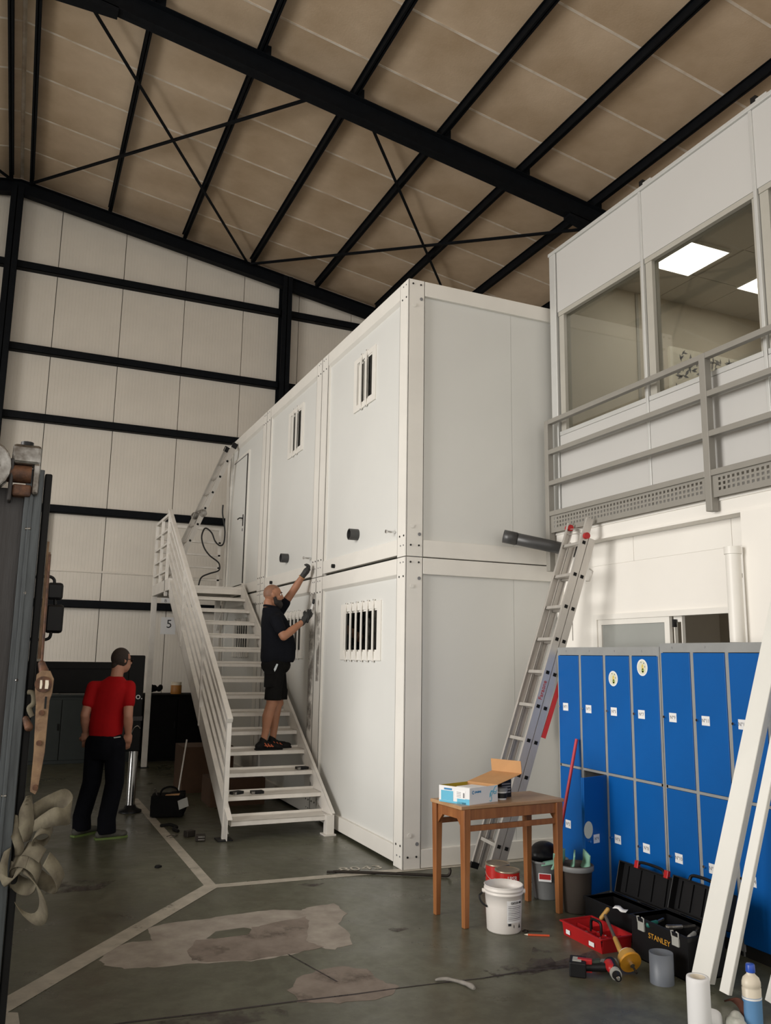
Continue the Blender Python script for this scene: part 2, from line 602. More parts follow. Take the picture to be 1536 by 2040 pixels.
def text(name, body, material, origin, xdir, ydir, height, parent, depth=.0006, align='CENTER', squeeze=1.0):
    """flat lettering: xdir is the reading direction, ydir is up on the surface"""
    cu = bpy.data.curves.new(name, 'FONT')
    cu.body = body
    cu.size = 1.0
    cu.align_x = align
    cu.align_y = 'CENTER'
    cu.extrude = depth / height
    cu.resolution_u = 3
    t = bpy.data.objects.new(name + '_src', cu)
    COL.objects.link(t)
    dg = bpy.context.evaluated_depsgraph_get()
    me = bpy.data.meshes.new_from_object(t.evaluated_get(dg))
    bpy.data.objects.remove(t)
    x, y = Vector(xdir).normalized(), Vector(ydir).normalized()
    z = x.cross(y)
    k = height * 1.38
    for v in me.vertices:
        v.co = x * (v.co.x * k * squeeze) + y * (v.co.y * k) + z * (v.co.z * k)
    me.name = name
    me.materials.clear()
    me.materials.append(M[material])
    o = bpy.data.objects.new(name, me)
    return link(o, origin, parent)

# ================================================================== floor
floor = box('floor', 'floor', -14, 9, -10, 8.9, -.2, 0)
tag(floor, 'green painted concrete hall floor with worn patches', kind='structure')


def flat(name, m, pts, z, parent=floor, wob=0.0, sub=1):
    pp = []
    n = len(pts)
    for i in range(n):
        a, b = Vector((*pts[i], 0)), Vector((*pts[(i + 1) % n], 0))
        for k in range(sub):
            p = a.lerp(b, k / sub)
            pp.append((p.x + random.uniform(-wob, wob), p.y + random.uniform(-wob, wob), z))
    return MB().prism(pp, (0, 0, .0006)).build(name, m, parent)


flat('painted_line', 'line', [(-1.63, 4.2), (-1.545, 4.2), (-1.51, .07), (-1.598, .10)], .0006)
flat('painted_line', 'line', [(-1.56, .13), (1.5, .0), (1.5, -.09), (-1.56, .035)], .0014)
flat('painted_line', 'line', [(-1.60, .13), (-1.50, .06), (-3.25, -2.16), (-3.36, -2.08)], .0022)
flat('painted_line', 'line', [(-2.995, -1.75), (-2.90, -1.80), (-2.86, -2.6), (-2.96, -2.6)], .0030)
flat('worn_patch', 'patch', [(-2.136,-0.722),(-1.993,-0.676),(-1.783,-0.677),(-1.586,-0.653),(-1.435,-0.643),(-1.284,-0.649),(-1.1,-0.719),(-1.033,-0.674),(-0.839,-0.656),(-0.838,-0.897),(-0.976,-1.09),(-0.978,-1.318),(-1.028,-1.475),(-1.163,-1.524),(-1.253,-1.456),(-1.333,-1.49),(-1.544,-1.535),(-1.672,-1.534),(-1.867,-1.482),(-1.983,-1.454),(-2.198,-1.429),(-2.349,-1.399),(-2.454,-1.3),(-2.468,-1.205),(-2.407,-1.02),(-2.256,-0.964),(-2.14,-0.975),(-2.141,-0.832)], .0004, wob=.010, sub=4)
flat('damp_patch', 'patchd', [(-1.973,-1.241),(-1.897,-1.069),(-1.777,-1.08),(-1.575,-1.087),(-1.519,-0.959),(-1.363,-0.918),(-1.125,-0.871),(-1.139,-0.988),(-1.272,-1.311),(-1.213,-1.471),(-1.449,-1.509),(-1.667,-1.518),(-1.905,-1.467),(-1.982,-1.395)], .0010, wob=.010, sub=4)
flat('green_island', 'floor', [(-1.829,-1.06),(-1.748,-0.947),(-1.561,-0.943),(-1.528,-0.994),(-1.575,-1.087),(-1.777,-1.08)], .0018, wob=.006, sub=3)
flat('worn_patch', 'patchd', [(-1.598,-2.019),(-1.502,-1.872),(-1.33,-1.799),(-1.198,-1.792),(-1.105,-1.887),(-1.111,-2.053),(-1.044,-2.186),(-1.128,-2.28),(-1.309,-2.281),(-1.453,-2.248),(-1.597,-2.167)], .0005, wob=.014, sub=4)
cr = [(-3.0, -2.12), (-2.43, -2.10), (-2.0, -2.14), (-1.63, -2.16), (-1.3, -2.19), (-1.04, -2.20), (-.8, -2.22), (-.57, -2.245), (-.3, -2.24), (-.02, -2.265), (.2, -2.28)]
cl = [(x, y + .006 + random.uniform(-.003, .004)) for x, y in cr] + [(x, y - .006 + random.uniform(-.004, .003)) for x, y in reversed(cr)]
flat('floor_crack', 'crack', cl, .0013)
flat('floor_crack', 'crack', [(-1.45, -1.50), (-1.44, -1.51), (-1.32, -2.0), (-1.33, -2.0)], .0013)
flat('dark_stain', 'stain', [(-0.496,-2.155),(-0.372,-2.146),(-0.225,-2.143),(-0.033,-1.93),(0.045,-2.027),(-0.127,-2.271),(-0.351,-2.298),(-0.486,-2.255), (.3, -2.1), (.2, -2.3)], .0012, wob=.02, sub=3)
flat('dark_stain', 'stain', [(-2.9, -2.2), (-2.3, -2.13), (-1.7, -2.18), (-1.7, -2.3), (-2.3, -2.4), (-2.9, -2.5)], .0012, wob=.02, sub=3)
flat('dark_stain', 'stain', [(-2.75, .55), (-2.4, .62), (-2.2, .5), (-2.35, .28), (-2.7, .3)], .0012, wob=.02, sub=3)
flat('dark_stain', 'stain', [(-.93, -.10), (-.80, -.06), (-.72, -.13), (-.84, -.19)], .0012, wob=.008, sub=2)
flat('dark_stain', 'stain', [(-.72, -1.30), (-.62, -1.26), (-.58, -1.33), (-.68, -1.38)], .0012, wob=.008, sub=2)
text('floor_number', '8043', 'line', (-.29, .19, .0022), (1, -.10, 0), (.10, 1, 0), .12, floor, squeeze=1.15)

# ================================================================== back wall
YW = 8.6


def rz(x):
    return 10.066 - .1604 * abs(x + 3.63) - .008


wall = MB().prism([(-9, YW + .07, 0), (7, YW + .07, 0), (7, YW + .07, rz(7)), (-3.63, YW + .07, rz(-3.63)), (-9, YW + .07, rz(-9))], (0, .12, 0)).build('wall_back', 'wallback')
tag(wall, 'beige sandwich panel end wall of the hall', kind='structure')
xs = [-2.9 + 1.13 * k for k in range(-5, 9)]
for a, b in zip(xs[:-1], xs[1:]):
    a2, b2 = a + .006, b - .006
    poly = [(a2, YW, 0), (b2, YW, 0), (b2, YW, rz(b2) - .02)]
    if a2 < -3.63 < b2:
        poly.append((-3.63, YW, rz(-3.63) - .02))
    poly.append((a2, YW, rz(a2) - .02))
    MB().prism(poly, (0, .07, 0)).build('wall_panel', 'wallpanel', wall)
for z in (8.40, 6.90, 5.69, 4.13, 2.53):
    for x0, x1 in ((-8.9, -3.76), (-3.58, 1.20), (1.38, 6.9)):
        g = MB().box(x0, x1, YW - .14, YW - .13, z - .065, z + .065)
        g.box(x0, x1, YW - .14, YW - .002, z + .057, z + .065)
        g.box(x0, x1, YW - .14, YW - .002, z - .065, z - .057)
        g.build('girt', 'steel', wall)


def ibeam_v(x, y, w, h, z0, z1, name, parent):
    g = MB()
    g.box(x - w / 2, x + w / 2, y - h / 2, y - h / 2 + .016, z0, z1)
    g.box(x - w / 2, x + w / 2, y + h / 2 - .016, y + h / 2, z0, z1)
    g.box(x - .008, x + .008, y - h / 2, y + h / 2, z0, z1)
    return g.build(name, 'steel', parent)


ibeam_v(-3.67, YW - .145, .20, .28, 0, rz(-3.67) - .3, 'column', wall)
ibeam_v(1.29, YW - .145, .19, .28, 0, rz(1.29) - .16, 'column', wall)
box('door_post', 'steel', -2.80, -2.70, YW - .1, YW - .002, 0, 4.07, wall)
box('ledge', 'wallpanel', -8.9, .5, YW - .03, YW - .001, 3.08, 3.115, wall)
sh = thing('paper_sheet', (-.59, YW - .002, 2.07), 'white paper sheet printed with a large 5 on the back wall', 'paper sheet')
box('page', 'paper', -.72, -.46, YW - .004, YW - .0005, 2.06, 2.36, sh)
text('number', '5', 'ink', (-.575, YW - .0048, 2.235), (1, 0, 0), (0, 0, 1), .15, sh)
sh = thing('paper_sheet', (-.64, YW - .002, 2.6), 'small white paper sheet with a letter B above the number sheet', 'paper sheet')
box('page', 'paper', -.74, -.50, YW - .004, YW - .0005, 2.61, 2.78, sh)
text('letter', 'B', 'ink', (-.66, YW - .0048, 2.645), (1, 0, 0), (0, 0, 1), .055, sh)

wf = MB().prism([(7.0, -10, 0), (7.0, 8.8, 0), (7.0, 8.8, 8.3), (7.0, -10, 8.3)], (.15, 0, 0)).build('wall_far_right', 'wallpanel')
tag(wf, 'right side wall of the hall behind the office', kind='structure')

wlf = MB().box(-12.3, -12.1, -10, -6.3, 0, 8.75).box(-12.3, -12.1, 1.9, 8.8, 0, 8.75).box(-12.3, -12.1, -6.3, 1.9, 5.0, 8.75).build('wall_left', 'wallpanel')
tag(wlf, 'left side wall of the hall with the open lorry gate', kind='structure')

# ================================================================== roof
ceil = MB()
for x0, x1 in ((-3.63, 9.0), (-14.0, -3.63)):
    ceil.prism([(x0, -10, rz(x0) + .055), (x1, -10, rz(x1) + .055), (x1, -10, rz(x1) + .16), (x0, -10, rz(x0) + .16)], (0, 18.8, 0))
ceil = ceil.build('ceiling', 'roofjoint')
tag(ceil, 'brown fibre sheet roof carried by black steel purlins', kind='structure')
ys = [5.5 + 1.03 * k for k in range(-15, 4)]
src = {}
for a in ys:
    for sgn, x0, x1 in ((1, -3.60, 8.9), (-1, -13.9, -3.66)):
        L1 = min(a + 1.03, 8.8) - a - .028
        if L1 < 1.0 or sgn not in src:
            mb = MB().prism([(x0, a + .014, rz(x0)), (x1, a + .014, rz(x1)), (x1, a + .014, rz(x1) + .06), (x0, a + .014, rz(x0) + .06)], (0, L1, 0))
            o = mb.build('roof_panel', 'roofpanel', ceil)
            if L1 > 1.0:
                src[sgn] = o
        else:
            s0 = src[sgn]
            inst(s0, WORLD[s0] + Vector((0, a - ys[0], 0)), ceil)
for a in ys[4:]:
    for x0, x1 in ((-3.60, 8.9), (-13.9, -3.66)):
        MB().prism([(x0, a - .017, rz(x0) - .004), (x1, a - .017, rz(x1) - .004), (x1, a - .017, rz(x1) + .02), (x0, a - .017, rz(x0) + .02)], (0, .034, 0)).build('joint_strip', 'roofjoint', ceil)
PX = [-3.79, -3.46, -2.12, -.76, .56, 1.90, 3.23, 4.54, 5.86, 7.2, -5.14, -6.5]
for x in PX:
    zt = rz(x)
    g = MB().box(x - .035, x + .035, -9.5, 8.45, zt - .15, zt - .142)
    g.box(x - .035, x + .035, -9.5, 8.45, zt - .010, zt - .002)
    g.box(x - .006, x + .006, -9.5, 8.45, zt - .15, zt - .002)
    g.build('purlin', 'steel', ceil)


def rafter(y, w, h, x0, x1, parent):
    g = MB()
    top = .15

    def strip(d0, d1, ya, yb):
        g.prism([(x0, ya, rz(x0) - d0), (x1, ya, rz(x1) - d0), (x1, ya, rz(x1) - d1), (x0, ya, rz(x0) - d1)], (0, yb - ya, 0))
    strip(top, top + .014, y - w / 2, y + w / 2)
    strip(top + h - .014, top + h, y - w / 2, y + w / 2)
    strip(top, top + h, y - .005, y + .005)
    return g.build('rafter', 'steel', parent)


def haunch(y, w, xa, xb, da, db, parent):
    g = MB()
    g.prism([(xa, y - w / 2, rz(xa) - .44), (xb, y - w / 2, rz(xb) - .44), (xb, y - w / 2, rz(xb) - db), (xa, y - w / 2, rz(xa) - da)], (0, w, 0))
    return g.build('haunch', 'steel', parent)


for y, w, h in ((3.0, .16, .31), (8.40, .15, .25), (-2.4, .16, .31)):
    rafter(y, w, h, -3.63, 8.9, ceil)
    rafter(y, w, h, -13.9, -3.63, ceil)
haunch(3.0, .16, 4.05, 6.2, .50, .80, ceil)
haunch(3.0, .16, -3.63, -2.55, .66, .50, ceil)
for k, x in enumerate(PX[:8]):
    zt = rz(x)
    box('cleat', 'steel', x + .03, x + .12, 2.93, 3.07, zt - .155, zt - .03, ceil)
for a, b in (((-3.03, 3.12), (.47, 8.30)), ((-3.50, 8.30), (.15, 3.12)), ((.80, 3.12), (5.30, 8.30)), ((.50, 8.30), (5.0, 3.12)),
             ((-4.2, 3.12), (-7.8, 8.30)), ((-3.76, 8.30), (-7.4, 3.12))):
    g = MB()
    p, q = Vector((*a, rz(a[0]) - .22)), Vector((*b, rz(b[0]) - .22))
    g.bar(p, q, .045, .006)
    g.bar(p + Vector((0, 0, .02)), q + Vector((0, 0, .02)), .006, .045)
    g.build('brace', 'steel', ceil)

# ================================================================== mezzanine office
XF = 1.53
YB = [-.165, -1.39, -2.575, -3.76, -4.95]
wo = MB().box(XF + .03, XF + .09, -4.95, -.07, 5.12, 5.68).box(XF + .03, XF + .09, -4.95, -.07, 2.93, 3.78).build('wall_office', 'fascia')
tag(wo, 'white glazed front wall of the upstairs office', kind='structure')
for a, b in zip(YB[:-1], YB[1:]):
    box('fascia_panel', 'fascia', XF, XF + .05, b + .012, a - .012, 5.075, 5.70, wo, .004)
    box('sill_panel', 'fascia', XF, XF + .05, b + .012, a - .012, 2.93, 3.825, wo, .004)
    box('window_sill', 'alu', XF - .008, XF + .06, b + .02, a - .02, 3.825, 3.865, wo, .003)
    box('window_head', 'framein', XF + .004, XF + .09, b + .02, a - .02, 5.03, 5.073, wo)
    box('inner_jamb', 'framein', XF + .012, XF + .09, a - .095, a - .02, 3.865, 5.03, wo)
    box('inner_jamb', 'framein', XF + .012, XF + .09, b + .02, b + .05, 3.865, 5.03, wo)
    box('pane', 'glass', XF + .045, XF + .051, b + .05, a - .095, 3.865, 5.03, wo)
for y in YB[1:]:
    box('mullion', 'alu', XF - .012, XF + .05, y - .014, y + .014, 2.93, 5.70, wo, .003)
box('corner_profile', 'alu', XF - .012, XF + .09, -.165, -.068, 2.93, 5.72, wo, .006)
box('top_cap', 'alu', XF - .02, XF + .11, -4.95, -.06, 5.70, 5.735, wo, .004)
for y in (-1.405, -2.6):
    box('cable_clip', 'black', XF + .0, XF + .05, y - .025, y + .02, 5.735, 5.80, wo)
    box('clip_bracket', 'alu', XF + .0, XF + .06, y - .12, y - .025, 5.735, 5.765, wo)
oc = box('ceiling_office', 'offceil', XF + .09, 6.0, -5.0, -.06, 5.53, 5.60)
tag(oc, 'suspended ceiling of the upstairs office', kind='structure')
for ix in range(7):
    for iy in range(8):
        x0, y0 = 1.65 + .6 * ix, -.08 - .6 * (iy + 1)
        if x0 > 5.3 or (ix, iy) in ((1, 1), (3, 1), (1, 4), (3, 4)):
            continue
        box('ceiling_tile', 'offceil', x0 + .004, x0 + .596, y0 + .004, y0 + .596, 5.515, 5.53, oc)
for i, (x0, y0, lb) in enumerate(((2.21, -1.21, 'square lit ceiling panel lamp nearest the office corner window'), (3.39, -1.21, 'square lit ceiling panel lamp deeper inside the office'),
                           (2.21, -3.05, 'square lit ceiling panel lamp over the near end of the office front'), (3.39, -3.05, 'square lit ceiling panel lamp deep in the near end of the office'))):
    t = thing('ceiling_lamp', (x0 + .275, y0 + .275, 5.50), lb, 'lamp', 'office ceiling lamps')
    q = .55
    MB().ring([(x0, y0, 5.50), (x0 + q, y0, 5.50), (x0 + q, y0 + q, 5.50), (x0, y0 + q, 5.50)],
              [(x0 + .012, y0 + .012, 5.50), (x0 + q - .012, y0 + .012, 5.50), (x0 + q - .012, y0 + q - .012, 5.50), (x0 + .012, y0 + q - .012, 5.50)], (0, 0, .03)).build('frame', 'white', t)
    box('diffuser', 'lamp', x0 + .012, x0 + q - .012, y0 + .012, y0 + q - .012, 5.503, 5.515, t)
we = box('wall_office_end', 'offwall', XF + .09, 6.0, -.12, -.06, 2.95, 5.53)
tag(we, 'beige end wall inside the upstairs office', kind='structure')
box('wall_joint', 'framein', 2.55, 2.58, -.135, -.12, 2.95, 5.5, we)
wb = box('wall_office_rear', 'offwall', 5.9, 6.0, -5.0, -.12, 2.95, 5.53)
tag(wb, 'beige rear wall inside the upstairs office', kind='structure')
wn = box('wall_office_near', 'offwall', XF + .09, 6.0, -5.06, -4.96, 2.95, 5.73)
tag(wn, 'near side wall of the upstairs office', kind='structure')
fo = box('floor_office', 'offceil', XF - .06, 6.0, -5.0, -.05, 2.885, 2.93)
tag(fo, 'floor slab of the upstairs office', kind='structure')
cv = thing('printed_canvas', (3.1, -.5, 3.9), 'cream canvas printed with dark leaf shapes behind the office glass', 'canvas')
box('board', 'canvas', 2.62, 3.58, -.52, -.48, 3.9, 4.80, cv, .004)
for k in range(120):
    x, z = 2.68 + .84 * ((k * .618) % 1), random.uniform(4.30, 4.76)
    a, l = random.uniform(-1.2, 1.2) + .6, random.uniform(.03, .055)
    d, nrm = Vector((math.cos(a), 0, math.sin(a))), Vector((-math.sin(a), 0, math.cos(a)))
    p = Vector((x, -.5215, z))
    MB().prism([p - d * l, p + nrm * l * .3, p + d * l, p - nrm * l * .3], (0, .001, 0)).build('leaf_print', 'inkg', cv)
ck = thing('desk', (3.2, -.75, 2.93), 'light office desk under the printed canvas', 'desk')
box('top', 'fascia', 2.3, 4.4, -1.3, -.45, 3.86, 3.90, ck, .003)
for x in (2.34, 4.36):
    box('side_panel', 'fascia', x - .02, x + .02, -1.28, -.47, 2.93, 3.86, ck)
cab = thing('tall_cabinet', (4.7, -.5, 2.93), 'tall dark cabinet standing inside the office', 'cabinet')
box('body', 'dark', 4.45, 5.2, -.9, -.14, 2.93, 4.95, cab, .005)
for k in (0, 1):
    box('door', 'blind', 4.46 + .37 * k, 4.825 + .37 * k, -.92, -.90, 2.97, 4.9, cab, .003)

# ------------------------------------------------------------------ walkway edge beam, column, downpipe
bm_ = MB().box(1.47, 1.61, -5, -.03, 2.868, 2.884).box(1.47, 1.61, -5, -.03, 2.755, 2.771).box(1.482, 1.496, -5, -.03, 2.77, 2.87)
bm_ = bm_.build('trim_1', 'plaster')
tag(bm_, 'white steel edge beam under the office railing', kind='structure')
g = MB().box(1.46, 1.475, -2.60, -2.33, 0, 2.755).box(1.595, 1.61, -2.60, -2.33, 0, 2.755).box(1.475, 1.595, -2.475, -2.455, 0, 2.755)
co = g.build('trim_2', 'plaster')
tag(co, 'white steel column carrying the office floor', kind='structure')
t = thing('downpipe', (1.40, -2.30, 1.86), 'round white vertical pipe in front of the white steel column', 'pipe')
MB().cyl((1.40, -2.30, 1.86), (1.40, -2.30, 2.48), .05, n=20).build('pipe', 'white', t)
MB().cyl((1.40, -2.30, 2.46), (1.40, -2.30, 2.51), .058, n=20).build('collar', 'white', t)
box('bracket', 'white', 1.40, 1.46, -2.32, -2.28, 2.30, 2.33, t)

# ------------------------------------------------------------------ railing
XR = 1.43
rl = thing('guard_railing', (XR, -1.2, 2.53), 'warm grey steel railing with perforated kick plate along the office', 'railing')
for y, z0 in ((-.13, 2.53), (-2.11, 2.79), (-4.09, 2.79)):
    MB().box(XR - .032, XR + .03, y - .030, y + .030, z0, 3.972).build('post', 'railgrey', rl, .004)
for z in (3.95, 3.655, 3.355, 3.065):
    for ya, yb in ((-.16, -2.08), (-2.14, -4.06), (-4.12, -4.9)):
        box('rail', 'railgrey', XR - .03, XR + .02, yb, ya, z - .022, z + .022, rl, .003)


def perforated(ya, yb, z0, z1, x, parent):
    g = MB()
    pitch, rows = .042, 3
    ncol = int((ya - yb - .06) / pitch)
    zh0 = z1 - .022
    g.box(x, x + .004, yb, ya, z0, zh0 - rows * pitch * .86)
    g.box(x, x + .004, yb, ya, zh0, z1)
    g.box(x, x + .004, yb, ya - ncol * pitch - .03, zh0 - rows * pitch * .86, zh0)
    g.box(x, x + .004, ya - .03, ya, zh0 - rows * pitch * .86, zh0)
    dz = pitch * .86
    for r in range(rows):
        za = zh0 - (r + 1) * dz
        g.box(x, x + .004, ya - .03 - ncol * pitch, ya - .03, za, za + dz * .42)
        for c_ in range(ncol):
            y1 = ya - .03 - c_ * pitch
            g.box(x, x + .004, y1 - pitch * .48, y1, za + dz * .42, za + dz)
    return g.build('kick_plate', 'railgrey', parent)


for ya, yb in ((-.16, -2.08), (-2.14, -4.06)):
    perforated(ya, yb, 2.885, 3.045, XR - .012, rl)

# ------------------------------------------------------------------ wall below the office
XL = 1.62
w1 = (-1.45, -.50)    # frosted sash
wl = MB().box(XL, XL + .10, -5, -2.16, 0, 2.755).box(XL, XL + .10, -.50, -.02, 0, 2.755).box(XL, XL + .10, -2.16, -.50, 2.12, 2.755).box(XL, XL + .10, -2.16, -.50, 0, 1.10).build('wall_right', 'plaster')
tag(wl, 'white wall under the office with a sliding window', kind='structure')
for ya, yb in ((-.02, -1.05), (-1.05, -2.1), (-2.1, -3.2)):
    box('upper_board', 'plaster', XL - .006, XL, yb + .002, ya - .002, 2.55, 2.755, wl)
box('corner_strip', 'plaster', XL - .05, XL, -.06, -.02, 1.0, 2.54, wl)
box('panel_joint', 'wallback', XL - .003, XL + .001, -.185, -.178, 1.9, 2.53, wl)
wi = MB()
wi.ring([(XL - .02, -.50, 1.10), (XL - .02, -2.16, 1.10), (XL - .02, -2.16, 2.12), (XL - .02, -.50, 2.12)],
        [(XL - .02, -.555, 1.16), (XL - .02, -2.10, 1.16), (XL - .02, -2.10, 2.075), (XL - .02, -.555, 2.075)], (.08, 0, 0))
wi = wi.build('window_1', 'white')
tag(wi, 'white sliding window behind the lockers', kind='structure')
MB().ring([(XL - .005, -.555, 1.16), (XL - .005, -1.43, 1.16), (XL - .005, -1.43, 2.075), (XL - .005, -.555, 2.075)],
          [(XL - .005, -.60, 1.2), (XL - .005, -1.375, 1.2), (XL - .005, -1.375, 2.03), (XL - .005, -.60, 2.03)], (.03, 0, 0)).build('sash', 'white', wi)
box('pane', 'frost', XL + .008, XL + .012, -1.375, -.60, 1.2, 2.03, wi)
MB().ring([(XL + .03, -1.44, 1.16), (XL + .03, -1.53, 1.16), (XL + .03, -1.53, 2.075), (XL + .03, -1.44, 2.075)],
          [(XL + .03, -1.45, 1.2), (XL + .03, -1.52, 1.2), (XL + .03, -1.52, 2.03), (XL + .03, -1.45, 2.03)], (.03, 0, 0)).build('sash', 'white', wi)
box('latch', 'black', XL - .01, XL + .02, -1.485, -1.465, 1.99, 2.05, wi)
wr = MB().box(3.4, 3.5, -3.2, -.1, 0, 2.7).box(XL + .1, 3.4, -.2, -.1, 0, 2.7).build('wall_room', 'offwall')
tag(wr, 'beige wall of the room behind the sliding window', kind='structure')
box('doorway', 'dark', 3.37, 3.399, -2.05, -1.2, 0, 2.25, wr)
box('door_frame', 'framein', 3.36, 3.40, -1.2, -1.1, 0, 2.3, wr)
cr_ = box('ceiling_room', 'offceil', XL + .1, 3.5, -3.2, -.1, 2.70, 2.75)
tag(cr_, 'ceiling of the room behind the sliding window', kind='structure')

# ================================================================== container modules
WM, HM, LM = 2.37, 2.6, 4.6
PF = .19            # post width on the long face
hexsrc = {}


def bolt(parent, p, axis, r=.009, m='dark'):
    key = (axis, r, m)
    if key not in hexsrc:
        q = Vector(p) + (Vector((-.004, 0, 0)) if axis == 'x' else Vector((0, -.004, 0)))
        hexsrc[key] = MB().cyl(p, q, r, n=8).build('bolt', m, parent)
        hexsrc[key]['off'] = 1
        return hexsrc[key]
    d = Vector((-.002, 0, 0)) if axis == 'x' else Vector((0, -.002, 0))
    return inst(hexsrc[key], Vector(p) + d, parent)


def wall_with_hole(x0, x1, y0, y1, z0, z1, hole):
    g = MB()
    if hole:
        a, b, c_, d = hole
        g.box(x0, x1, y0, a, z0, z1).box(x0, x1, b, y1, z0, z1).box(x0, x1, a, b, z0, c_).box(x0, x1, a, b, d, z1)
    else:
        g.box(x0, x1, y0, y1, z0, z1)
    return g


def barred_window(mod, ya, yb, za, zb, bars, sash):
    """white frame, sash with dark glass, vertical bars flattened at their ends"""
    fy, ft, fb = (.085, .075, .085) if bars > 3 else (.085, .055, .065)
    y0, y1, z0, z1 = ya + fy, yb - fy, za + fb, zb - ft
    xo = .018
    w = MB().ring([(xo, ya, za), (xo, yb, za), (xo, yb, zb), (xo, ya, zb)],
                  [(xo, y0, z0), (xo, y1, z0), (xo, y1, z1), (xo, y0, z1)], (.06, 0, 0)).build('window', 'white', mod, .003)
    n = sash
    t_ = .016
    for k in range(n):
        a, b = y0 + (y1 - y0) * k / n, y0 + (y1 - y0) * (k + 1) / n
        xs = .026 + .010 * k
        MB().ring([(xs, a, z0), (xs, b, z0), (xs, b, z1), (xs, a, z1)],
                  [(xs, a + t_, z0 + t_), (xs, b - t_, z0 + t_), (xs, b - t_, z1 - t_), (xs, a + t_, z1 - t_)], (.012, 0, 0)).build('sash', 'white', w)
        box('pane', 'darkglass', xs + .004, xs + .008, a + t_, b - t_, z0 + t_, z1 - t_, w)
    nb = int((z1 - z0) / .05)
    for k in range(nb):
        zz = z0 + (z1 - z0) * (k + .5) / nb
        MB().obox((.14, (y0 + y1) / 2, zz), (.012, 0, .020), (0, (y1 - y0) / 2 + .02, 0), (.001, 0, -.0006)).build('blind_slat', 'blind', w)
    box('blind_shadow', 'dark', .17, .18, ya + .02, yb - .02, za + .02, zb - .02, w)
    for i in range(bars):
        y = y0 + (y1 - y0) * (i + .5) / bars if bars > 3 else y0 + (y1 - y0) * (i + 1) / (bars + 1)
        hw = .015 if bars > 3 else .020
        g = MB()
        g.box(.004, .013, y - hw, y + hw, za + .05, zb - .05)
        for zz, sg in ((zb, 1), (za, -1)):
            g.prism([(.004, y - hw, zz - sg * .05), (.004, y + hw, zz - sg * .05), (.012, y + hw, zz + sg * .014), (.012, y - hw, zz + sg * .014)], (.009, 0, 0))
        g.build('bar', 'white', w)
        for zz in (zb + .008, za - .008):
            MB().cyl((.0125, y, zz), (.009, y, zz), hw * .45, n=8).build('bar_screw', 'inkg', w)
    return w


def module(k, lvl, label):
    y0, y1 = k * WM, (k + 1) * WM
    z0, z1 = lvl * HM, (lvl + 1) * HM
    md = thing('container_module', (LM / 2, (y0 + y1) / 2, z0), label, 'container', 'stacked white cabin modules')
    gp = .006
    zb, zt = z0 + .165, z1 - .15
    end = (k == 0)
    for ya, yb, sgn in ((y0 + gp / 2, y0 + PF, 1), (y1 - PF - .02, y1 - gp / 2, -1)):
        for xa, xb in ((0, .17), (LM - .17, LM)):
            g = MB()
            xo = xa if xa == 0 else xb - .012
            g.box(xo, xo + .012, ya, yb, z0 + .002, z1 - .004)
            yo = ya if sgn > 0 else yb - .012
            g.box(xa, xb, yo, yo + .012, z0 + .002, z1 - .004)
            xi = xb - .012 if xa == 0 else xa
            g.box(xi, xi + .012, ya, ya + .05 if sgn > 0 else yb, z0 + .002, z1 - .004)
            g.box(xa, xa + .05, yb - .012 if sgn > 0 else ya, yb if sgn > 0 else ya + .012, z0 + .002, z1 - .004)
            g.build('corner_post', 'white', md, .004)
    zg = z0 + (.022 if lvl else .03)
    box('bottom_beam', 'white', .002, .06, y0 + PF, y1 - PF - .02, zg, zb, md, .004)
    g = MB().box(.0, .06, y0 + PF, y1 - PF - .02, zt, z1 - .006)
    g.prism([(.0, y0 + PF, zt), (.04, y0 + PF, zt - .03), (.06, y0 + PF, zt)], (0, y1 - y0 - 2 * PF - .02, 0))
    g.build('top_beam', 'white', md, .004)
    if end:
        box('bottom_beam', 'white', .17, LM - .17, y0 + .004, y0 + .06, z0 + .004, zb - .012, md, .004)
        box('top_beam', 'white', .17, LM - .17, y0 + .002, y0 + .06, zt, z1 - .006, md, .004)
        xs_ = [.165, 1.125, 2.09, 3.05, LM - .165]
        for a, b in zip(xs_[:-1], xs_[1:]):
            box('wall_panel', 'panel', a + .0015, b - .0015, y0 + .035, y0 + .085, zb - .03, zt + .02, md)
    if k == 2:
        box('wall_panel', 'panel', .16, LM - .16, y1 - .08, y1 - .03, zb - .03, zt + .02, md)
        box('top_beam', 'white', .17, LM - .17, y1 - .06, y1 - .002, zt, z1 - .006, md)
        box('bottom_beam', 'white', .17, LM - .17, y1 - .06, y1 - .002, z0 + .004, zb, md)
    box('roof_sheet', 'panel', .05, LM - .05, y0 + .05, y1 - .05, z1 - .10, z1 - .06, md)
    box('floor_sheet', 'panel', .05, LM - .05, y0 + .05, y1 - .05, z0 + .06, z0 + .10, md)
    box('rear_panel', 'panel', LM - .09, LM - .04, y0 + .15, y1 - .15, zb, zt, md)
    return md, y0, y1, z0, z1, zb, zt


def front_panel(m, hole=None):
    md, y0, y1, z0, z1, zb, zt = m
    wall_with_hole(.035, .09, y0 + PF - .005, y1 - PF - .015, zb - .005, zt + .01, hole).build('wall_panel', 'panel', md)


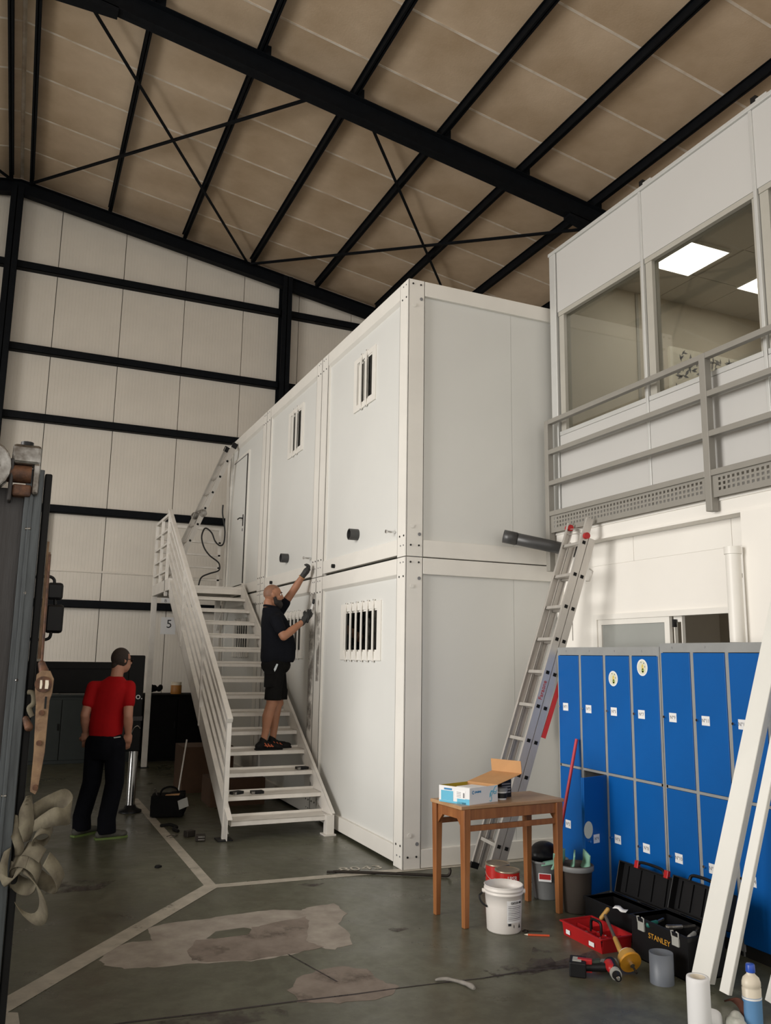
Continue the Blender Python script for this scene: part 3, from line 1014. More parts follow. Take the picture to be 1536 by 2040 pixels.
def fittings(m, up):
    md, y0, y1, z0, z1, zb, zt = m
    for yy in (y0 + .045, y0 + .13, y1 - .055, y1 - .15):
        bolt(md, (-.001, yy, z1 - .175), 'x')
        bolt(md, (-.001, yy, z0 + .185), 'x')
    for yy in (y0 + .05, y0 + .11, y1 - .06, y1 - .13):
        bolt(md, (-.001, yy, z1 - .05), 'x', .007, 'inkg')
        bolt(md, (-.001, yy, z0 + .10), 'x', .007, 'inkg')
    if y0 == 0:
        for xx in (.045, .125):
            bolt(md, (xx, -.001, z1 - .05), 'y')
            bolt(md, (xx, -.001, z0 + .10), 'y')
        bolt(md, (.13, -.001, z1 - .19), 'y', .016, 'inkg')
        bolt(md, (.06, -.001, z1 - .26), 'y', .019, 'white')
        bolt(md, (.13, -.001, z0 + .20), 'y', .016, 'inkg')
        bolt(md, (.06, -.001, z0 + .27), 'y', .019, 'white')
    if up:
        yc = y0 + 1.23
        if y0 < 4:
            g = MB()
            n = 20
            o_ = [(0, yc + .058 * math.cos(2 * math.pi * i / n), 2.945 + .058 * math.sin(2 * math.pi * i / n)) for i in range(n)]
            i_ = [(0, yc + .048 * math.cos(2 * math.pi * i / n), 2.945 + .048 * math.sin(2 * math.pi * i / n)) for i in range(n)]
            g.ring([(-.06, p[1], p[2]) for p in o_], [(-.06, p[1], p[2]) for p in i_], (.10, 0, 0))
            g.build('pipe_stub', 'pvc', md)
            box('pipe_bore', 'dark', -.01, -.005, yc - .04, yc + .04, 2.905, 2.985, md)
            g = MB().cyl((.03, y0 + .30, 2.85), (-.05, y0 + .30, 2.85), .011, n=10).cyl((-.05, y0 + .30, 2.85), (-.065, y0 + .30, 2.85), .017, n=8)
            g.build('water_tap_stub', 'chrome', md)
        ys_ = y0 + 1.79
        if y0 < 4:
            MB().cyl((.01, ys_, 2.675), (-.03, ys_, 2.675), .022, n=12).build('drain_stub', 'black', md)


mods = {}
names = ['nearest the table', 'middle one of the row', 'farthest one by the hall wall']
mods[0, 0] = m_ = module(0, 0, 'white ground-level cabin module with a six-bar window, nearest the table')
front_panel(m_, (.65, 1.54, 1.76, 2.18))
barred_window(m_[0], .58, 1.61, 1.69, 2.25, 6, 2)
fittings(m_, False)
MB().tube([(.10, 1.50, 1.79), (.10, 1.14, 2.06), (.10, .66, 2.085)], .009, 6).build('bent_white_line', 'white', m_[0])  # thin bent white line behind the window glass
mods[1, 0] = m_ = module(1, 0, 'white ground-level cabin module behind the person on the stairs')
front_panel(m_, (2.93, 3.83, 1.76, 2.18))
barred_window(m_[0], 2.86, 3.90, 1.69, 2.25, 6, 2)
fittings(m_, False)
mods[2, 0] = m_ = module(2, 0, 'white ground-level cabin module seen through the stair treads under the landing')
front_panel(m_, (5.42, 6.23, 1.76, 2.18))
barred_window(m_[0], 5.35, 6.30, 1.69, 2.25, 6, 2)
fittings(m_, False)
mods[0, 1] = m_ = module(0, 1, 'white upper cabin module with a small barred window at the near corner')
front_panel(m_, (.87, 1.33, 4.32, 4.78))
barred_window(m_[0], .81, 1.39, 4.26, 4.84, 2, 3)
fittings(m_, True)
mods[1, 1] = m_ = module(1, 1, 'white upper cabin module in the middle, with a small barred window')
front_panel(m_, (3.18, 3.66, 4.32, 4.82))
barred_window(m_[0], 3.11, 3.73, 4.26, 4.88, 2, 3)
fittings(m_, True)
mods[2, 1] = m_ = module(2, 1, 'white upper cabin module with a door opening onto the stair landing')
front_panel(m_, None)
fittings(m_, True)
md = m_[0]
MB().ring([(.015, 5.74, 2.77), (.015, 6.70, 2.77), (.015, 6.70, 4.86), (.015, 5.74, 4.86)],
          [(.015, 5.79, 2.77), (.015, 6.65, 2.77), (.015, 6.65, 4.81), (.015, 5.79, 4.81)], (.03, 0, 0)).build('door_frame', 'white', md, .003)
box('door_gap', 'dark', .03, .034, 5.79, 6.65, 2.77, 4.81, md)
dr = box('door', 'panel', .008, .032, 5.815, 6.638, 2.78, 4.795, md, .003)
box('handle_plate', 'black', .0, .01, 5.90, 5.935, 3.68, 3.86, dr)
MB().tube([(.004, 5.917, 3.80), (-.045, 5.917, 3.80), (-.05, 5.94, 3.80), (-.05, 6.03, 3.795)], .010, 8).build('handle', 'black', dr)
box('door_gap_shade', 'dark', .004, .03, 5.79, 5.813, 2.775, 4.80, md)  # dark strip set proud, drawing the shade inside the door gap
box('door_gap_shade', 'inkg', .006, .03, 5.79, 6.65, 4.797, 4.81, md)  # the gap's shade along the door head, as a grey strip
box('lock', 'inkg', -.004, .008, 5.905, 5.93, 3.60, 3.64, dr)
# sealant smeared along the joint between two ground modules
md0, md1 = mods[0, 0][0], mods[1, 0][0]
MB().box(-.0012, -.0006, 2.39, 2.55, .9, 2.42).build('sealant_smear', 'smear', md1)
MB().box(-.0012, -.0006, 2.19, 2.29, 1.45, 2.2).build('sealant_smear', 'smear', md0)
box('joint_shadow_strip', 'dark', .001, .006, 2.3705, 2.377, .1, 2.59, md1)

# ================================================================== steel staircase
st = thing('staircase', (-.57, 4.2, 0), 'white steel staircase with railing and landing beside the cabins', 'staircase')
RI, GO, Y0S, Z0S = .18, .285, 1.52, .18
SL = RI / GO
XA, XB = -1.115, -.045


def nose(y):
    return Z0S + (y - Y0S) * SL


tread0 = None
for i in range(14):
    y, z = Y0S + GO * i, Z0S + RI * i
    if tread0 is None:
        g = MB().box(XA + .05, XB - .03, y, y + .255, z - .006, z).box(XA + .05, XB - .03, y, y + .006, z - .042, z).box(XA + .05, XB - .03, y + .249, y + .255, z - .035, z + .022)
        g.box(XA + .05, XA + .055, y, y + .255, z - .045, z).box(XB - .035, XB - .03, y, y + .255, z - .045, z)
        tread0 = g.build('tread', 'stair', st)
        t0 = WORLD[tread0].copy()
    else:
        inst(tread0, t0 + Vector((0, GO * i, RI * i)), st)
for x, w in ((XA, .05), (XB - .03, .03)):
    y_a, y_b = 1.47, 5.52
    g = MB()
    top, bot = .055, -.165
    g.prism([(x, y_a, nose(y_a) + top), (x, y_b, nose(y_b) + top), (x, y_b, nose(y_b) + bot), (x, y_a + .1, max(nose(y_a + .1) + bot, 0.02)), (x, y_a, .02)], (.008, 0, 0))
    g.bar((x + w / 2, y_a, nose(y_a) + top), (x + w / 2, y_b, nose(y_b) + top), w, .008)
    g.bar((x + w / 2, y_a + .12, nose(y_a + .12) + bot), (x + w / 2, y_b, nose(y_b) + bot), w, .008)
    g.build('stringer', 'stair', st)
xr = XA + .01
for y in (1.62, 2.98, 4.36):
    z0 = 0.01 if y < 1.7 else nose(y) - .16
    box('post', 'stair', xr - .02, xr + .025, y - .02, y + .02, z0, nose(y) + .87, st, .003)
box('post', 'stair', xr - .02, xr + .025, 5.85, 5.89, 2.55, 3.76, st, .003)
ya, yb = 1.575, 5.885
MB().bar((xr, ya, nose(ya) + .885), (xr, yb, nose(yb) + .885), .055, .05).build('handrail', 'stair', st, .004)
for k in range(1, 5):
    off = .06 + .80 * k / 5
    MB().bar((xr + .015, 1.64, nose(1.64) + off), (xr + .015, 5.86, nose(5.86) + off), .03, .05).build('rail', 'stair', st)
box('foot_plate', 'black', xr - .07, xr + .075, 1.55, 1.70, 0, .012, st)
box('stringer_foot', 'stair', XB - .085, XB - .005, 1.47, 1.56, .012, .19, st, .003)
box('foot_plate', 'stair', XB - .11, XB + .01, 1.45, 1.585, 0, .012, st)
# landing
g = MB().box(XA, XB + .02, 5.50, 7.06, 2.665, 2.70)
g.build('landing_deck', 'stair', st)
box('landing_beam', 'stair', XA - .01, XA + .04, 5.50, 7.06, 2.615, 2.785, st, .003)
box('landing_beam', 'stair', XB - .03, XB + .015, 5.50, 7.06, 2.60, 2.665, st, .003)
box('landing_beam', 'stair', XA + .04, XB - .03, 5.50, 5.54, 2.59, 2.665, st, .003)
box('landing_beam', 'stair', XA + .04, XB - .03, 7.01, 7.06, 2.60, 2.665, st, .003)
box('joist', 'stair', XA + .04, XB - .03, 6.2, 6.26, 2.60, 2.665, st)
for x in (XA + .02, XB - .04):
    box('leg', 'stair', x - .04, x + .04, 6.95, 7.03, .012, 2.61, st, .003)
    box('leg_plate', 'black', x - .07, x + .07, 6.92, 7.06, 0, .012, st)
MB().bar((XB - .04, 6.97, 2.1), (XB - .04, 6.4, 2.60), .03, .03).build('knee_brace', 'stair', st)
for z in (3.76, 3.535, 3.325, 3.12, 2.92):
    hh = .045 if z > 3.7 else .03
    box('rail', 'stair', xr - .02, xr + .02, 5.88, 7.04, z - hh / 2, z + hh / 2, st, .002)
    box('rail', 'stair', xr + .02, XB - .03, 7.01, 7.05, z - hh / 2, z + hh / 2, st, .002)
for x, y in ((xr, 6.46), (xr, 7.03), (XB - .05, 7.03)):
    box('post', 'stair', x - .022, x + .022, y - .02, y + .02, 2.66, 3.74, st, .003)

# blocks lying on the treads
for i, (x, y, z, a, lb) in enumerate(((-.17, 2.16, .54, .15, 'small dark slab on the third tread, right end'),
                               (-.92, 1.93, .36, .5, 'small dark slab on the second tread beside the railing post'),
                               (-.72, 1.90, .36, .05, 'small dark slab on the second tread, right one of the pair'))):
    t = thing('metal_block', (x, y, z), lb, 'block', 'slabs left on the stair treads')
    c_, s_ = math.cos(a), math.sin(a)
    MB().obox((x, y, z + .016), (.062 * c_, .062 * s_, 0), (-.04 * s_, .04 * c_, 0), (0, 0, .013)).build('slab', 'black', t, .003)
    MB().obox((x - .05 * c_ + .03 * s_, y - .05 * s_ - .03 * c_, z + .014), (.014 * c_, .014 * s_, 0), (-.014 * s_, .014 * c_, 0), (0, 0, .0138)).build('metal_edge', 'greasy', t)

# ------------------------------------------------------------------ ladders
def ladder_section(parent, foot, top, side, rail_w, rail_d, rung0, pitch, name_r='rail', capm='black', ends=True):
    foot, top, side = Vector(foot), Vector(top), Vector(side)
    d = (top - foot).normalized()
    nrm = d.cross(side.normalized())
    sd = side.normalized()
    for s_ in (0, 1):
        p = foot + side * s_
        g = MB()
        a, b = p, p + (top - foot)
        L_ = (b - a).length
        g.obox((a + b) / 2, d * (L_ / 2), nrm * (rail_d / 2), sd * .002)
        inward = sd if s_ == 0 else -sd
        for e in (-1, 1):
            g.obox((a + b) / 2 + nrm * (e * (rail_d / 2 - .003)) + inward * (rail_w / 2), d * (L_ / 2), nrm * .003, sd * (rail_w / 2))
        rr = g.build(name_r, 'alum', parent)
        if ends:
            MB().obox(a + d * .02 + inward * rail_w * .45, d * .024, nrm * (rail_d / 2 + .003), sd * (rail_w * .6)).build('end_cap', capm, rr)
    n = int(((top - foot).length - rung0 - .06) / pitch) + 1
    for k in range(n):
        c_ = foot + d * (rung0 + pitch * k)
        r0 = MB().obox(c_ + side / 2, side / 2, nrm * .016, d * .013)
        r0 = r0.build('rung', 'alum', parent)
        MB().obox(c_ + side * 1.0 + sd * .004, sd * .002, nrm * .014, d * .014).build('rung_end', 'rubber', r0)
    return d, nrm


lf, lt = Vector((.545, -.208, .03)), Vector((1.385, -.50, 2.92))
sd = Vector((-.035, -.33, 0))
ld = thing('extension_ladder', (.6, -.4, 0), 'aluminium extension ladder leaning on the office edge beam', 'ladder')
d_, n_ = ladder_section(ld, lf, lt, sd, .026, .062, .24, .285)
if n_.x < 0:
    n_ = -n_
back = n_ * .068
ladder_section(ld, lf + back + d_ * .02, lf + back + d_ * 2.86, sd, .026, .062, .22, .285, ends=False)
for s_ in (0, 1):
    p = lt + sd * s_ - d_ * (.04 + .12 * s_)
    MB().cyl(p - sd.normalized() * .03, p + sd.normalized() * .03, .028, n=14).build('pulley_knob', 'redp', ld)
MB().tube([lt - d_ * .05, lt + sd - d_ * .09], .004, 6).build('cord', 'alum', ld)
MB().tube([lt - d_ * .10, lt + sd - d_ * .13], .004, 6).build('cord', 'alum', ld)
q = lf + back + d_ * 2.55 + sd + n_ * .05
MB().tube([q - d_ * .05, q + n_ * .03 - d_ * .04, q + n_ * .035 + d_ * .05, q + d_ * .06], .007, 6).build('hook', 'alum', ld)
_sdn = sd.normalized()
text('lettering', 'Faraone', 'redp', lf + sd + _sdn * .0035 + d_ * 1.515, d_, -n_, .036, ld, squeeze=1.0)
q0 = lf + back * 1.35 + sd + d_ * 1.15
MB().bar(q0 + n_ * .03, q0 + n_ * .05 + d_ * .75, .02, .035).build('stay_bar', 'redp', ld)

pl = thing('pvc_pipe', (1.05, -.1, 2.6), 'dark grey plastic pipe poking out past the ladder top', 'pipe')
pa, pb = Vector((0.936, -.10, 2.829)), Vector((1.615, -0.416, 2.678))
pd, ps, pu = frame_axes(pb - pa)
g = MB()
n = 24
def _ringpts(c, r):
    return [c + ps * (r * math.cos(2 * math.pi * i / n)) + pu * (r * math.sin(2 * math.pi * i / n)) for i in range(n)]
g.ring(_ringpts(pa, .056), _ringpts(pa, .051), pb - pa)
g.ring(_ringpts(pa, .060), _ringpts(pa, .0555), pd * .12)
for i in range(len(g.sm)):
    g.sm[i] = True
g.build('tube', 'pvc', pl)
MB().cyl(pa + pd * .2, pa + pd * .21, .0508, n=20).build('bore', 'dark', pl)

l2 = thing('folding_ladder', (-.5, 6.4, 2.7), 'jointed aluminium ladder standing on the stair landing', 'ladder')
f2, t2, s2 = Vector((-.98, 6.42, 2.73)), Vector((-.055, 6.42, 5.08)), Vector((-.06, .31, 0))
d2, n2 = ladder_section(l2, f2, t2, s2, .024, .075, .22, .285, ends=False)
for q in (f2 + d2 * 1.27, f2 + d2 * 1.27 + s2):
    MB().cyl(q - Vector((0, .02, 0)), q + Vector((0, .03, 0)), .062, n=16).build('joint', 'greasy', l2)
for q in (t2, t2 + s2):
    MB().obox(q - d2 * .02, d2 * .045, n2 * .045, Vector((0, .02, 0))).build('top_cap', 'black', l2, .008)
for k in range(8):
    q = f2 + d2 * (.22 + .285 * k) + n2 * .0
    MB().obox(q - Vector((0, .004, 0)), d2 * .016, n2 * .016, Vector((0, .003, 0))).build('rung_end', 'rubber', l2)

hz = [(-.06, 4.164), (-.06, 4.019), (-.02, 3.825), (-.005, 3.67), (-.02, 3.523), (-.079, 3.485), (-.16, 3.551), (-.219, 3.677), (-.30, 3.749), (-.351, 3.733),
      (-.383, 3.6), (-.335, 3.435), (-.239, 3.312), (-.118, 3.229), (-.07, 3.17), (-.078, 3.073), (-.23, 3.013), (-.354, 2.943), (-.393, 2.80), (-.40, 2.715)]


def smooth_path(pts, n=5):
    out = []
    P = [Vector(p) for p in pts]
    for i in range(len(P) - 1):
        p0, p1, p2, p3 = P[max(i - 1, 0)], P[i], P[i + 1], P[min(i + 2, len(P) - 1)]
        for k in range(n):
            t = k / n
            out.append(.5 * ((2 * p1) + (p2 - p0) * t + (2 * p0 - 5 * p1 + 4 * p2 - p3) * t * t + (3 * p1 - p0 - 3 * p2 + p3) * t ** 3))
    out.append(P[-1])
    return out


o = MB().tube(smooth_path([(x - .03, 6.93, z) for i, (x, z) in enumerate(hz)]), .0125, 8).build('power_cable', 'hose')
tag(o, 'thick black cable looping over the landing railing by the door', 'cable')

# ================================================================== lockers
XK = 1.06
LW = .30


def locker_bank(y_far, n, ztop, label, nums, stickers, openlow):
    yn = y_far - n * LW
    lk = thing('locker_bank', (XK + .25, (y_far + yn) / 2, 0), label, 'lockers', 'blue metal locker banks')
    g = MB().box(XK + .01, XK + .49, yn, y_far, ztop - .012, ztop).box(XK + .475, XK + .49, yn, y_far, .02, ztop)
    g.box(XK + .02, XK + .47, yn, y_far, .07, .085)
    for i in range(n + 1):
        y = y_far - i * LW
        y0 = max(min(y + .006, y_far), yn + .012) - .012
        g.box(XK + .01, XK + .48, y0, y0 + .012, .0, ztop - .01)
    for i in range(n):
        g.box(XK + .02, XK + .47, y_far - (i + 1) * LW + .01, y_far - i * LW - .01, .885, .897)
    g.build('carcass', 'lockgrey', lk)
    box('header', 'lockgrey', XK, XK + .012, yn, y_far, ztop - .062, ztop, lk)
    for i in range(n):
        if nums[i][0] < 13:
            text('header_number', str((nums[i][0] + 1) // 2 + 1), 'inkg', (XK - .0006, y_far - (i + .5) * LW + .03, ztop - .030), (0, -1, 0), (0, 0, 1), .016, lk)
    box('plinth', 'dark', XK + .012, XK + .03, yn, y_far, 0, .07, lk)
    for i in range(n + 1):
        y = y_far - i * LW
        w0 = max(min(y + .014, y_far), yn + .028)
        box('stile', 'lockgrey', XK - .001, XK + .012, w0 - .028, w0, .03, ztop - .06, lk)
    for i in range(n):
        ya = y_far - i * LW
        box('mid_rail', 'lockgrey', XK - .001, XK + .012, ya - LW + .014, ya - .014, .884, .902, lk)
        for low in (0, 1):
            num = nums[i][low]
            z0, z1 = (.075, .882) if low else (.904, ztop - .066)
            d0, d1 = ya - .016, ya - LW + .016
            zl = .449 if low else 1.352
            if low and openlow == i:
                h = Vector((XK - .004, d1, 0))
                dv = Vector((-.25, -.065, 0)).normalized() * (d0 - d1)
                nv = Vector((-dv.y, dv.x, 0)).normalized()
                if nv.y > 0:
                    nv = -nv
                dr = MB().obox(h + dv / 2 + Vector((0, 0, (z0 + z1) / 2)), dv / 2, nv * .007, Vector((0, 0, (z1 - z0) / 2))).build('door', 'lockblue', lk)
                MB().obox(h + dv * .985 - nv * .012 + Vector((0, 0, (z0 + z1) / 2)), dv * .015, nv * .008, Vector((0, 0, (z1 - z0) / 2))).build('door_fold', 'lockblue', dr)
                c_ = h + dv * .52 + nv * .0072
                MB().obox(c_ + Vector((0, 0, zl)), dv.normalized() * .034, nv * .0008, Vector((0, 0, .030))).build('number_paper', 'paper', dr)
                text('number', 'Nº4', 'inkg', c_ + nv * .001 + Vector((0, 0, zl)), -dv, (0, 0, 1), .022, dr)
                MB().cyl(h + dv * .82 + nv * .007 + Vector((0, 0, zl - .01)), h + dv * .82 + nv * .018 + Vector((0, 0, zl - .01)), .009, n=10).build('lock', 'chrome', dr)
                ctr = h + dv * .86 + nv * .0075 + Vector((0, 0, zl + .07))
                dn = dv.normalized()
                MB().prism([ctr + dn * (.05 * math.cos(a)) + Vector((0, 0, .06 * math.sin(a))) for a in [2 * math.pi * k / 20 for k in range(20)]], nv * .0006).build('round_sticker', 'sticker', dr)
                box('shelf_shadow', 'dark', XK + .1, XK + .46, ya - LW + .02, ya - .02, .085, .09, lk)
                continue
            dr = box('door', 'lockblue', XK - .006, XK + .008, d1, d0, z0, z1, lk, .003)
            yl = ya - (.10 if i else .105)
            box('number_paper', 'paper', XK - .0072, XK - .006, yl - .036, yl + .032, zl - .03, zl + .03, dr)
            text('number', 'Nº%d' % num, 'inkg', (XK - .0076, yl - .002, zl), (0, -1, 0), (0, 0, 1), .024, dr, squeeze=.95)
            MB().cyl((XK - .006, ya - .035, zl), (XK - .02, ya - .035, zl), .009, n=10).build('lock', 'chrome', dr)
            if not low and i in stickers:
                zc, yc, rr = stickers[i]
                disc = [(XK - .0066, yc + rr * math.cos(a), zc + rr * 1.08 * math.sin(a)) for a in [2 * math.pi * k / 28 for k in range(28)]]
                sk = MB().prism(disc, (-.0006, 0, 0)).build('round_sticker', 'paper', dr)
                inner = [(XK - .0072, yc + .84 * rr * math.cos(a), zc + .90 * rr * math.sin(a)) for a in [2 * math.pi * k / 28 for k in range(28)]]
                MB().prism(inner, (-.0004, 0, 0)).build('sticker_print', 'sticker', sk)
                for (dy, dz, r1, ry, mm) in ((-.004, .004, .011, .020, 'stickyel'), (-.006, -.020, .014, .014, 'stickgreen'), (-.005, -.030, .010, .008, 'stickgreen'), (.010, .036, .005, .005, 'inkg'), (-.018, .030, .006, .005, 'inkg'), (-.028, .006, .004, .007, 'inkg')):
                    blob = [(XK - .0076, yc + dy + r1 * math.cos(a), zc + dz + ry * math.sin(a)) for a in [2 * math.pi * k / 12 for k in range(12)]]
                    MB().prism(blob, (-.0004, 0, 0)).build('sticker_print', mm, sk)
    return lk


locker_bank(-.72, 4, 1.826, 'blue eight-door metal lockers with round stickers, beside the ladder', [(1, 2), (3, 4), (5, 6), (7, 8)],
            {2: (1.593, -1.426, .052), 3: (1.68, -1.748, .055)}, 1)
locker_bank(-1.925, 4, 1.85, 'blue metal lockers without stickers, behind the leaning white profiles', [(9, 10), (11, 12), (13, 14), (15, 16)], {}, -1)

# ================================================================== wooden table and what stands on it
tb = thing('wooden_table', (.13, -1.28, 0), 'small orange-brown wooden table in front of the container corner', 'table')
ex, ey = Vector((.998, .06, 0)).normalized(), Vector((-.115, .99, 0)).normalized()
tc0 = Vector((.132, -1.275, 0))
ez = Vector((0, 0, 1))


def tp(a, b, z):
    return tc0 + ex * a + ey * b + ez * z


MB().obox(tp(0, 0, .748), ex * .43, ey * .185, ez * .012).build('table_top', 'woodtop', tb, .004)
lx, ly = .385, .165
for sx in (-1, 1):
    for sy in (-1, 1):
        a, b = tp(sx * lx, sy * ly, .736), tp(sx * (lx + .0), sy * (ly + .0), 0)
        g = MB()
        top, bot = .027, .018
        ps_ = []
        for c_, r in ((b, bot), (a, top)):
            ps_ += [c_ - ex * r - ey * r, c_ + ex * r - ey * r, c_ + ex * r + ey * r, c_ - ex * r + ey * r]
        g._add(ps_, [(3, 2, 1, 0), (4, 5, 6, 7), (0, 1, 5, 4), (1, 2, 6, 5), (2, 3, 7, 6), (3, 0, 4, 7)])
        g.build('leg', 'wood', tb, .004)
for sy in (-1, 1):
    MB().obox(tp(0, sy * ly, .70), ex * (lx - .025), ey * .011, ez * .034).build('apron', 'wood', tb, .002)
for sx in (-1, 1):
    MB().obox(tp(sx * lx, 0, .70), ex * .011, ey * (ly - .025), ez * .034).build('apron', 'wood', tb, .002)
MB().obox(tp(0, -ly, .612), ex * (lx - .02), ey * .009, ez * .018).build('stretcher', 'wood', tb, .002)
MB().obox(tp(0, ly, .612), ex * (lx - .02), ey * .009, ez * .018).build('stretcher', 'wood', tb, .002)
for sx in (-1, 1):
    for sy in (-1, 1):
        p = tp(sx * (lx), sy * (ly - .05), .655)
        MB().prism([p - ex * .01 - ey * (sy * -.025) + ez * .015, p - ex * .01 + ey * (sy * -.03) + ez * .012, p - ex * .01 - ey * (sy * -.025) - ez * .05], ex * .02).build('corner_bracket', 'wood', tb)

# open carton
bx0 = Vector((-.315, -1.245, .76))
bu = Vector((.118, -.212, 0))            # short blue end
bv = Vector((.262, .072, 0))             # long white side
bn = thing('open_carton', bx0 + (bu + bv) / 2, 'open white and cyan carton on the wooden table', 'carton')
H = .108
un, vn = bu.normalized(), bv.normalized()


def wallq(p, d, mname, nm='side', h=H, th=.003):
    p, d = Vector(p), Vector(d)
    nn = Vector((-d.y, d.x, 0)).normalized() * th
    return MB().obox(p + d / 2 + ez * (h / 2), d / 2, nn / 2, ez * (h / 2)).build(nm, mname, bn)


e_ = wallq(bx0, bu, 'boxwhite')
l_ = wallq(bx0 + bu, bv, 'boxwhite')
wallq(bx0 + bv, bu, 'card')
wallq(bx0, bv, 'yellow')
MB().obox(bx0 + bu / 2 + bv / 2 + ez * .004, bu * .49, bv * .49, ez * .003).build('bottom', 'card', bn)
MB().obox(bx0 + bu * .55 + bv * .6 + ez * .09, bu * .3, bv * .28, ez * .008).build('foam_sheet', 'paper', bn, .006)
# print on the blue end
eo = Vector((un.y, -un.x, 0)) * .0022
if eo.dot(bv) > 0:
    eo = -eo
MB().obox(bx0 + bu * .27 + ez * .045 + eo, bu * .20, eo * .3, ez * .032).build('blue_print', 'boxblue', e_)
MB().obox(bx0 + bu * .80 + ez * .018 + eo, bu * .20, eo * .3, ez * .018).build('blue_print', 'boxblue', e_)
MB().obox(bx0 + bu * .45 + ez * .006 + eo, bu * .44, eo * .3, ez * .006).build('blue_print', 'boxblue', e_)
MB().obox(bx0 + bu * .30 + ez * .088 + eo, bu * .13, eo * .3, ez * .006).build('name_print', 'boxblued', e_)
MB().obox(bx0 + bu * .70 + ez * .06 + eo * 1.2, bu * .17, eo * .3, ez * .026).build('address_label', 'paper', e_)
for k in range(4):
    MB().obox(bx0 + bu * .66 + ez * (.045 + .01 * k) + eo * 1.5, bu * .07, eo * .3, ez * .0015).build('label_line', 'inkg', e_)
MB().obox(bx0 + bu * .82 + ez * .057 + eo * 1.5, bu * .025, eo * .3, ez * .016).build('bar_mark', 'inkg', e_)
lo_ = Vector((vn.y, -vn.x, 0)) * .0022
if lo_.dot(bu) < 0:
    lo_ = -lo_
b1 = bx0 + bu
cc = b1 + bv * .12 + ez * .078 + lo_
MB().prism([cc + vn * (.011 * math.cos(a)) + ez * (.012 * math.sin(a)) for a in [2 * math.pi * k / 16 for k in range(16)]], lo_ * .3).build('logo_mark', 'boxblued', l_)
MB().prism([cc + lo_ * .4 + vn * (.006 * math.cos(a)) + ez * (.007 * math.sin(a)) for a in [2 * math.pi * k / 12 for k in range(12)]], lo_ * .3).build('logo_mark', 'boxwhite', l_)
for k in range(7):
    MB().obox(b1 + bv * (.20 + .03 * k) + ez * (.078 + .002 * (k % 2)) + lo_, vn * .0032, lo_ * .3, ez * (.005 + .002 * ((k * 5) % 3 == 0))).build('name_print', 'boxblued', l_)
scr = [(.70, .012), (.76, .010), (.77, .03), (.74, .05), (.71, .035), (.72, .06), (.79, .075), (.86, .068), (.94, .066), (.96, .078)]
MB().tube(smooth_path([b1 + bv * a + ez * z + lo_ for a, z in scr]), .0028, 5).build('ribbon_print', 'boxblue', l_)
scr = [(.74, .052), (.75, .075), (.80, .065), (.78, .045)]
MB().tube(smooth_path([b1 + bv * a + ez * z + lo_ for a, z in scr]), .0028, 5).build('ribbon_print', 'boxblue', l_)
scr = [(.97, .105), (.90, .098), (.85, .08), (.84, .062), (.88, .054), (.95, .058)]
MB().tube(smooth_path([b1 + bv * a + ez * z + lo_ for a, z in scr]), .0028, 5).build('ribbon_print', 'boxblue', l_)
# lid swung back over the far short end, with its tuck flap standing up
la = bx0 + bv + ez * H
MB().prism([la, la + bu, la + bu + bv * .92 + ez * .055, la + bv * .92 + ez * .055], (0, 0, .003)).build('lid', 'card', bn)
lb_ = la + bv * .92 + ez * .055
MB().prism([lb_, lb_ + bu, lb_ + bu + ez * .088 - vn * .01, lb_ + ez * .088 - vn * .01], vn * .003).build('tuck_flap', 'card', bn)

tu = thing('plastic_tub', (.135, -1.315, .76), 'small white-lidded tub standing behind the carton', 'tub')
MB().lathe((.135, -1.315, .76), [(.036, 0), (.042, .056)], 24).build('body', 'boxwhite', tu)
MB().lathe((.135, -1.315, .76), [(.0431, .012), (.0431, .045)], 24).build('dark_label', 'black', tu)
MB().lathe((.135, -1.315, .816), [(.046, 0), (.046, .018), (.043, .022), (0.001, .022)], 24).build('lid', 'mopgrey', tu)
cn = thing('dark_carton', (.21, -1.24, .76), 'upright dark printed pack behind the small tub', 'pack')
MB().obox((.205, -1.235, .76 + .062), (.048, .01, 0), (-.006, .03, 0), (0, 0, .062)).build('pack', 'black', cn, .002)
for k in range(4):
    MB().obox((.205 + .004, -1.235 - .0305, .795 + .019 * k), (.04, .008, 0), (-.0001, .0006, 0), (0, 0, .005)).build('print_line', 'inkg', cn)

# ================================================================== tins, bucket, small things by the table
for x, y, m2, lb, t_ in ((.436, -.77, 0, 'red paint tin standing behind the other tin', 'IPSR'), (.40, -.965, 1, 'red paint tin directly behind the white bucket', 'IPSR')):
    t = thing('paint_tin', (x, y, 0), lb, 'paint tin', 'red paint tins')
    MB().lathe((x, y, 0), [(.090, 0), (.090, .185)], 28).build('body', 'red', t)
    for z in (.002, .185):
        MB().lathe((x, y, z), [(.0915, 0), (.094, .004), (.0915, .008)], 28).build('seam', 'tinlid', t)
    MB().lathe((x, y, .188), [(.093, 0), (.093, .010), (.082, .011), (.078, .002), (.060, .004), (.001, .004)], 28).build('lid', 'tinlid', t)
    for k, ch in enumerate(t_):
        a = math.radians(-118 + 13 * k)
        xd = Vector((-math.sin(a), math.cos(a), 0))
        text('lettering', ch, 'paper', (x + .0908 * math.cos(a), y + .0908 * math.sin(a), .150), xd, (0, 0, 1), .030, t)
    MB().tube([(x + .0925 * math.cos(math.radians(a_)), y + .0925 * math.sin(math.radians(a_)), .135 - .05 * math.sin(math.pi * (a_ + 200) / 150)) for a_ in range(-200, -49, 10)], .002, 5).build('wire_handle', 'alum', t)

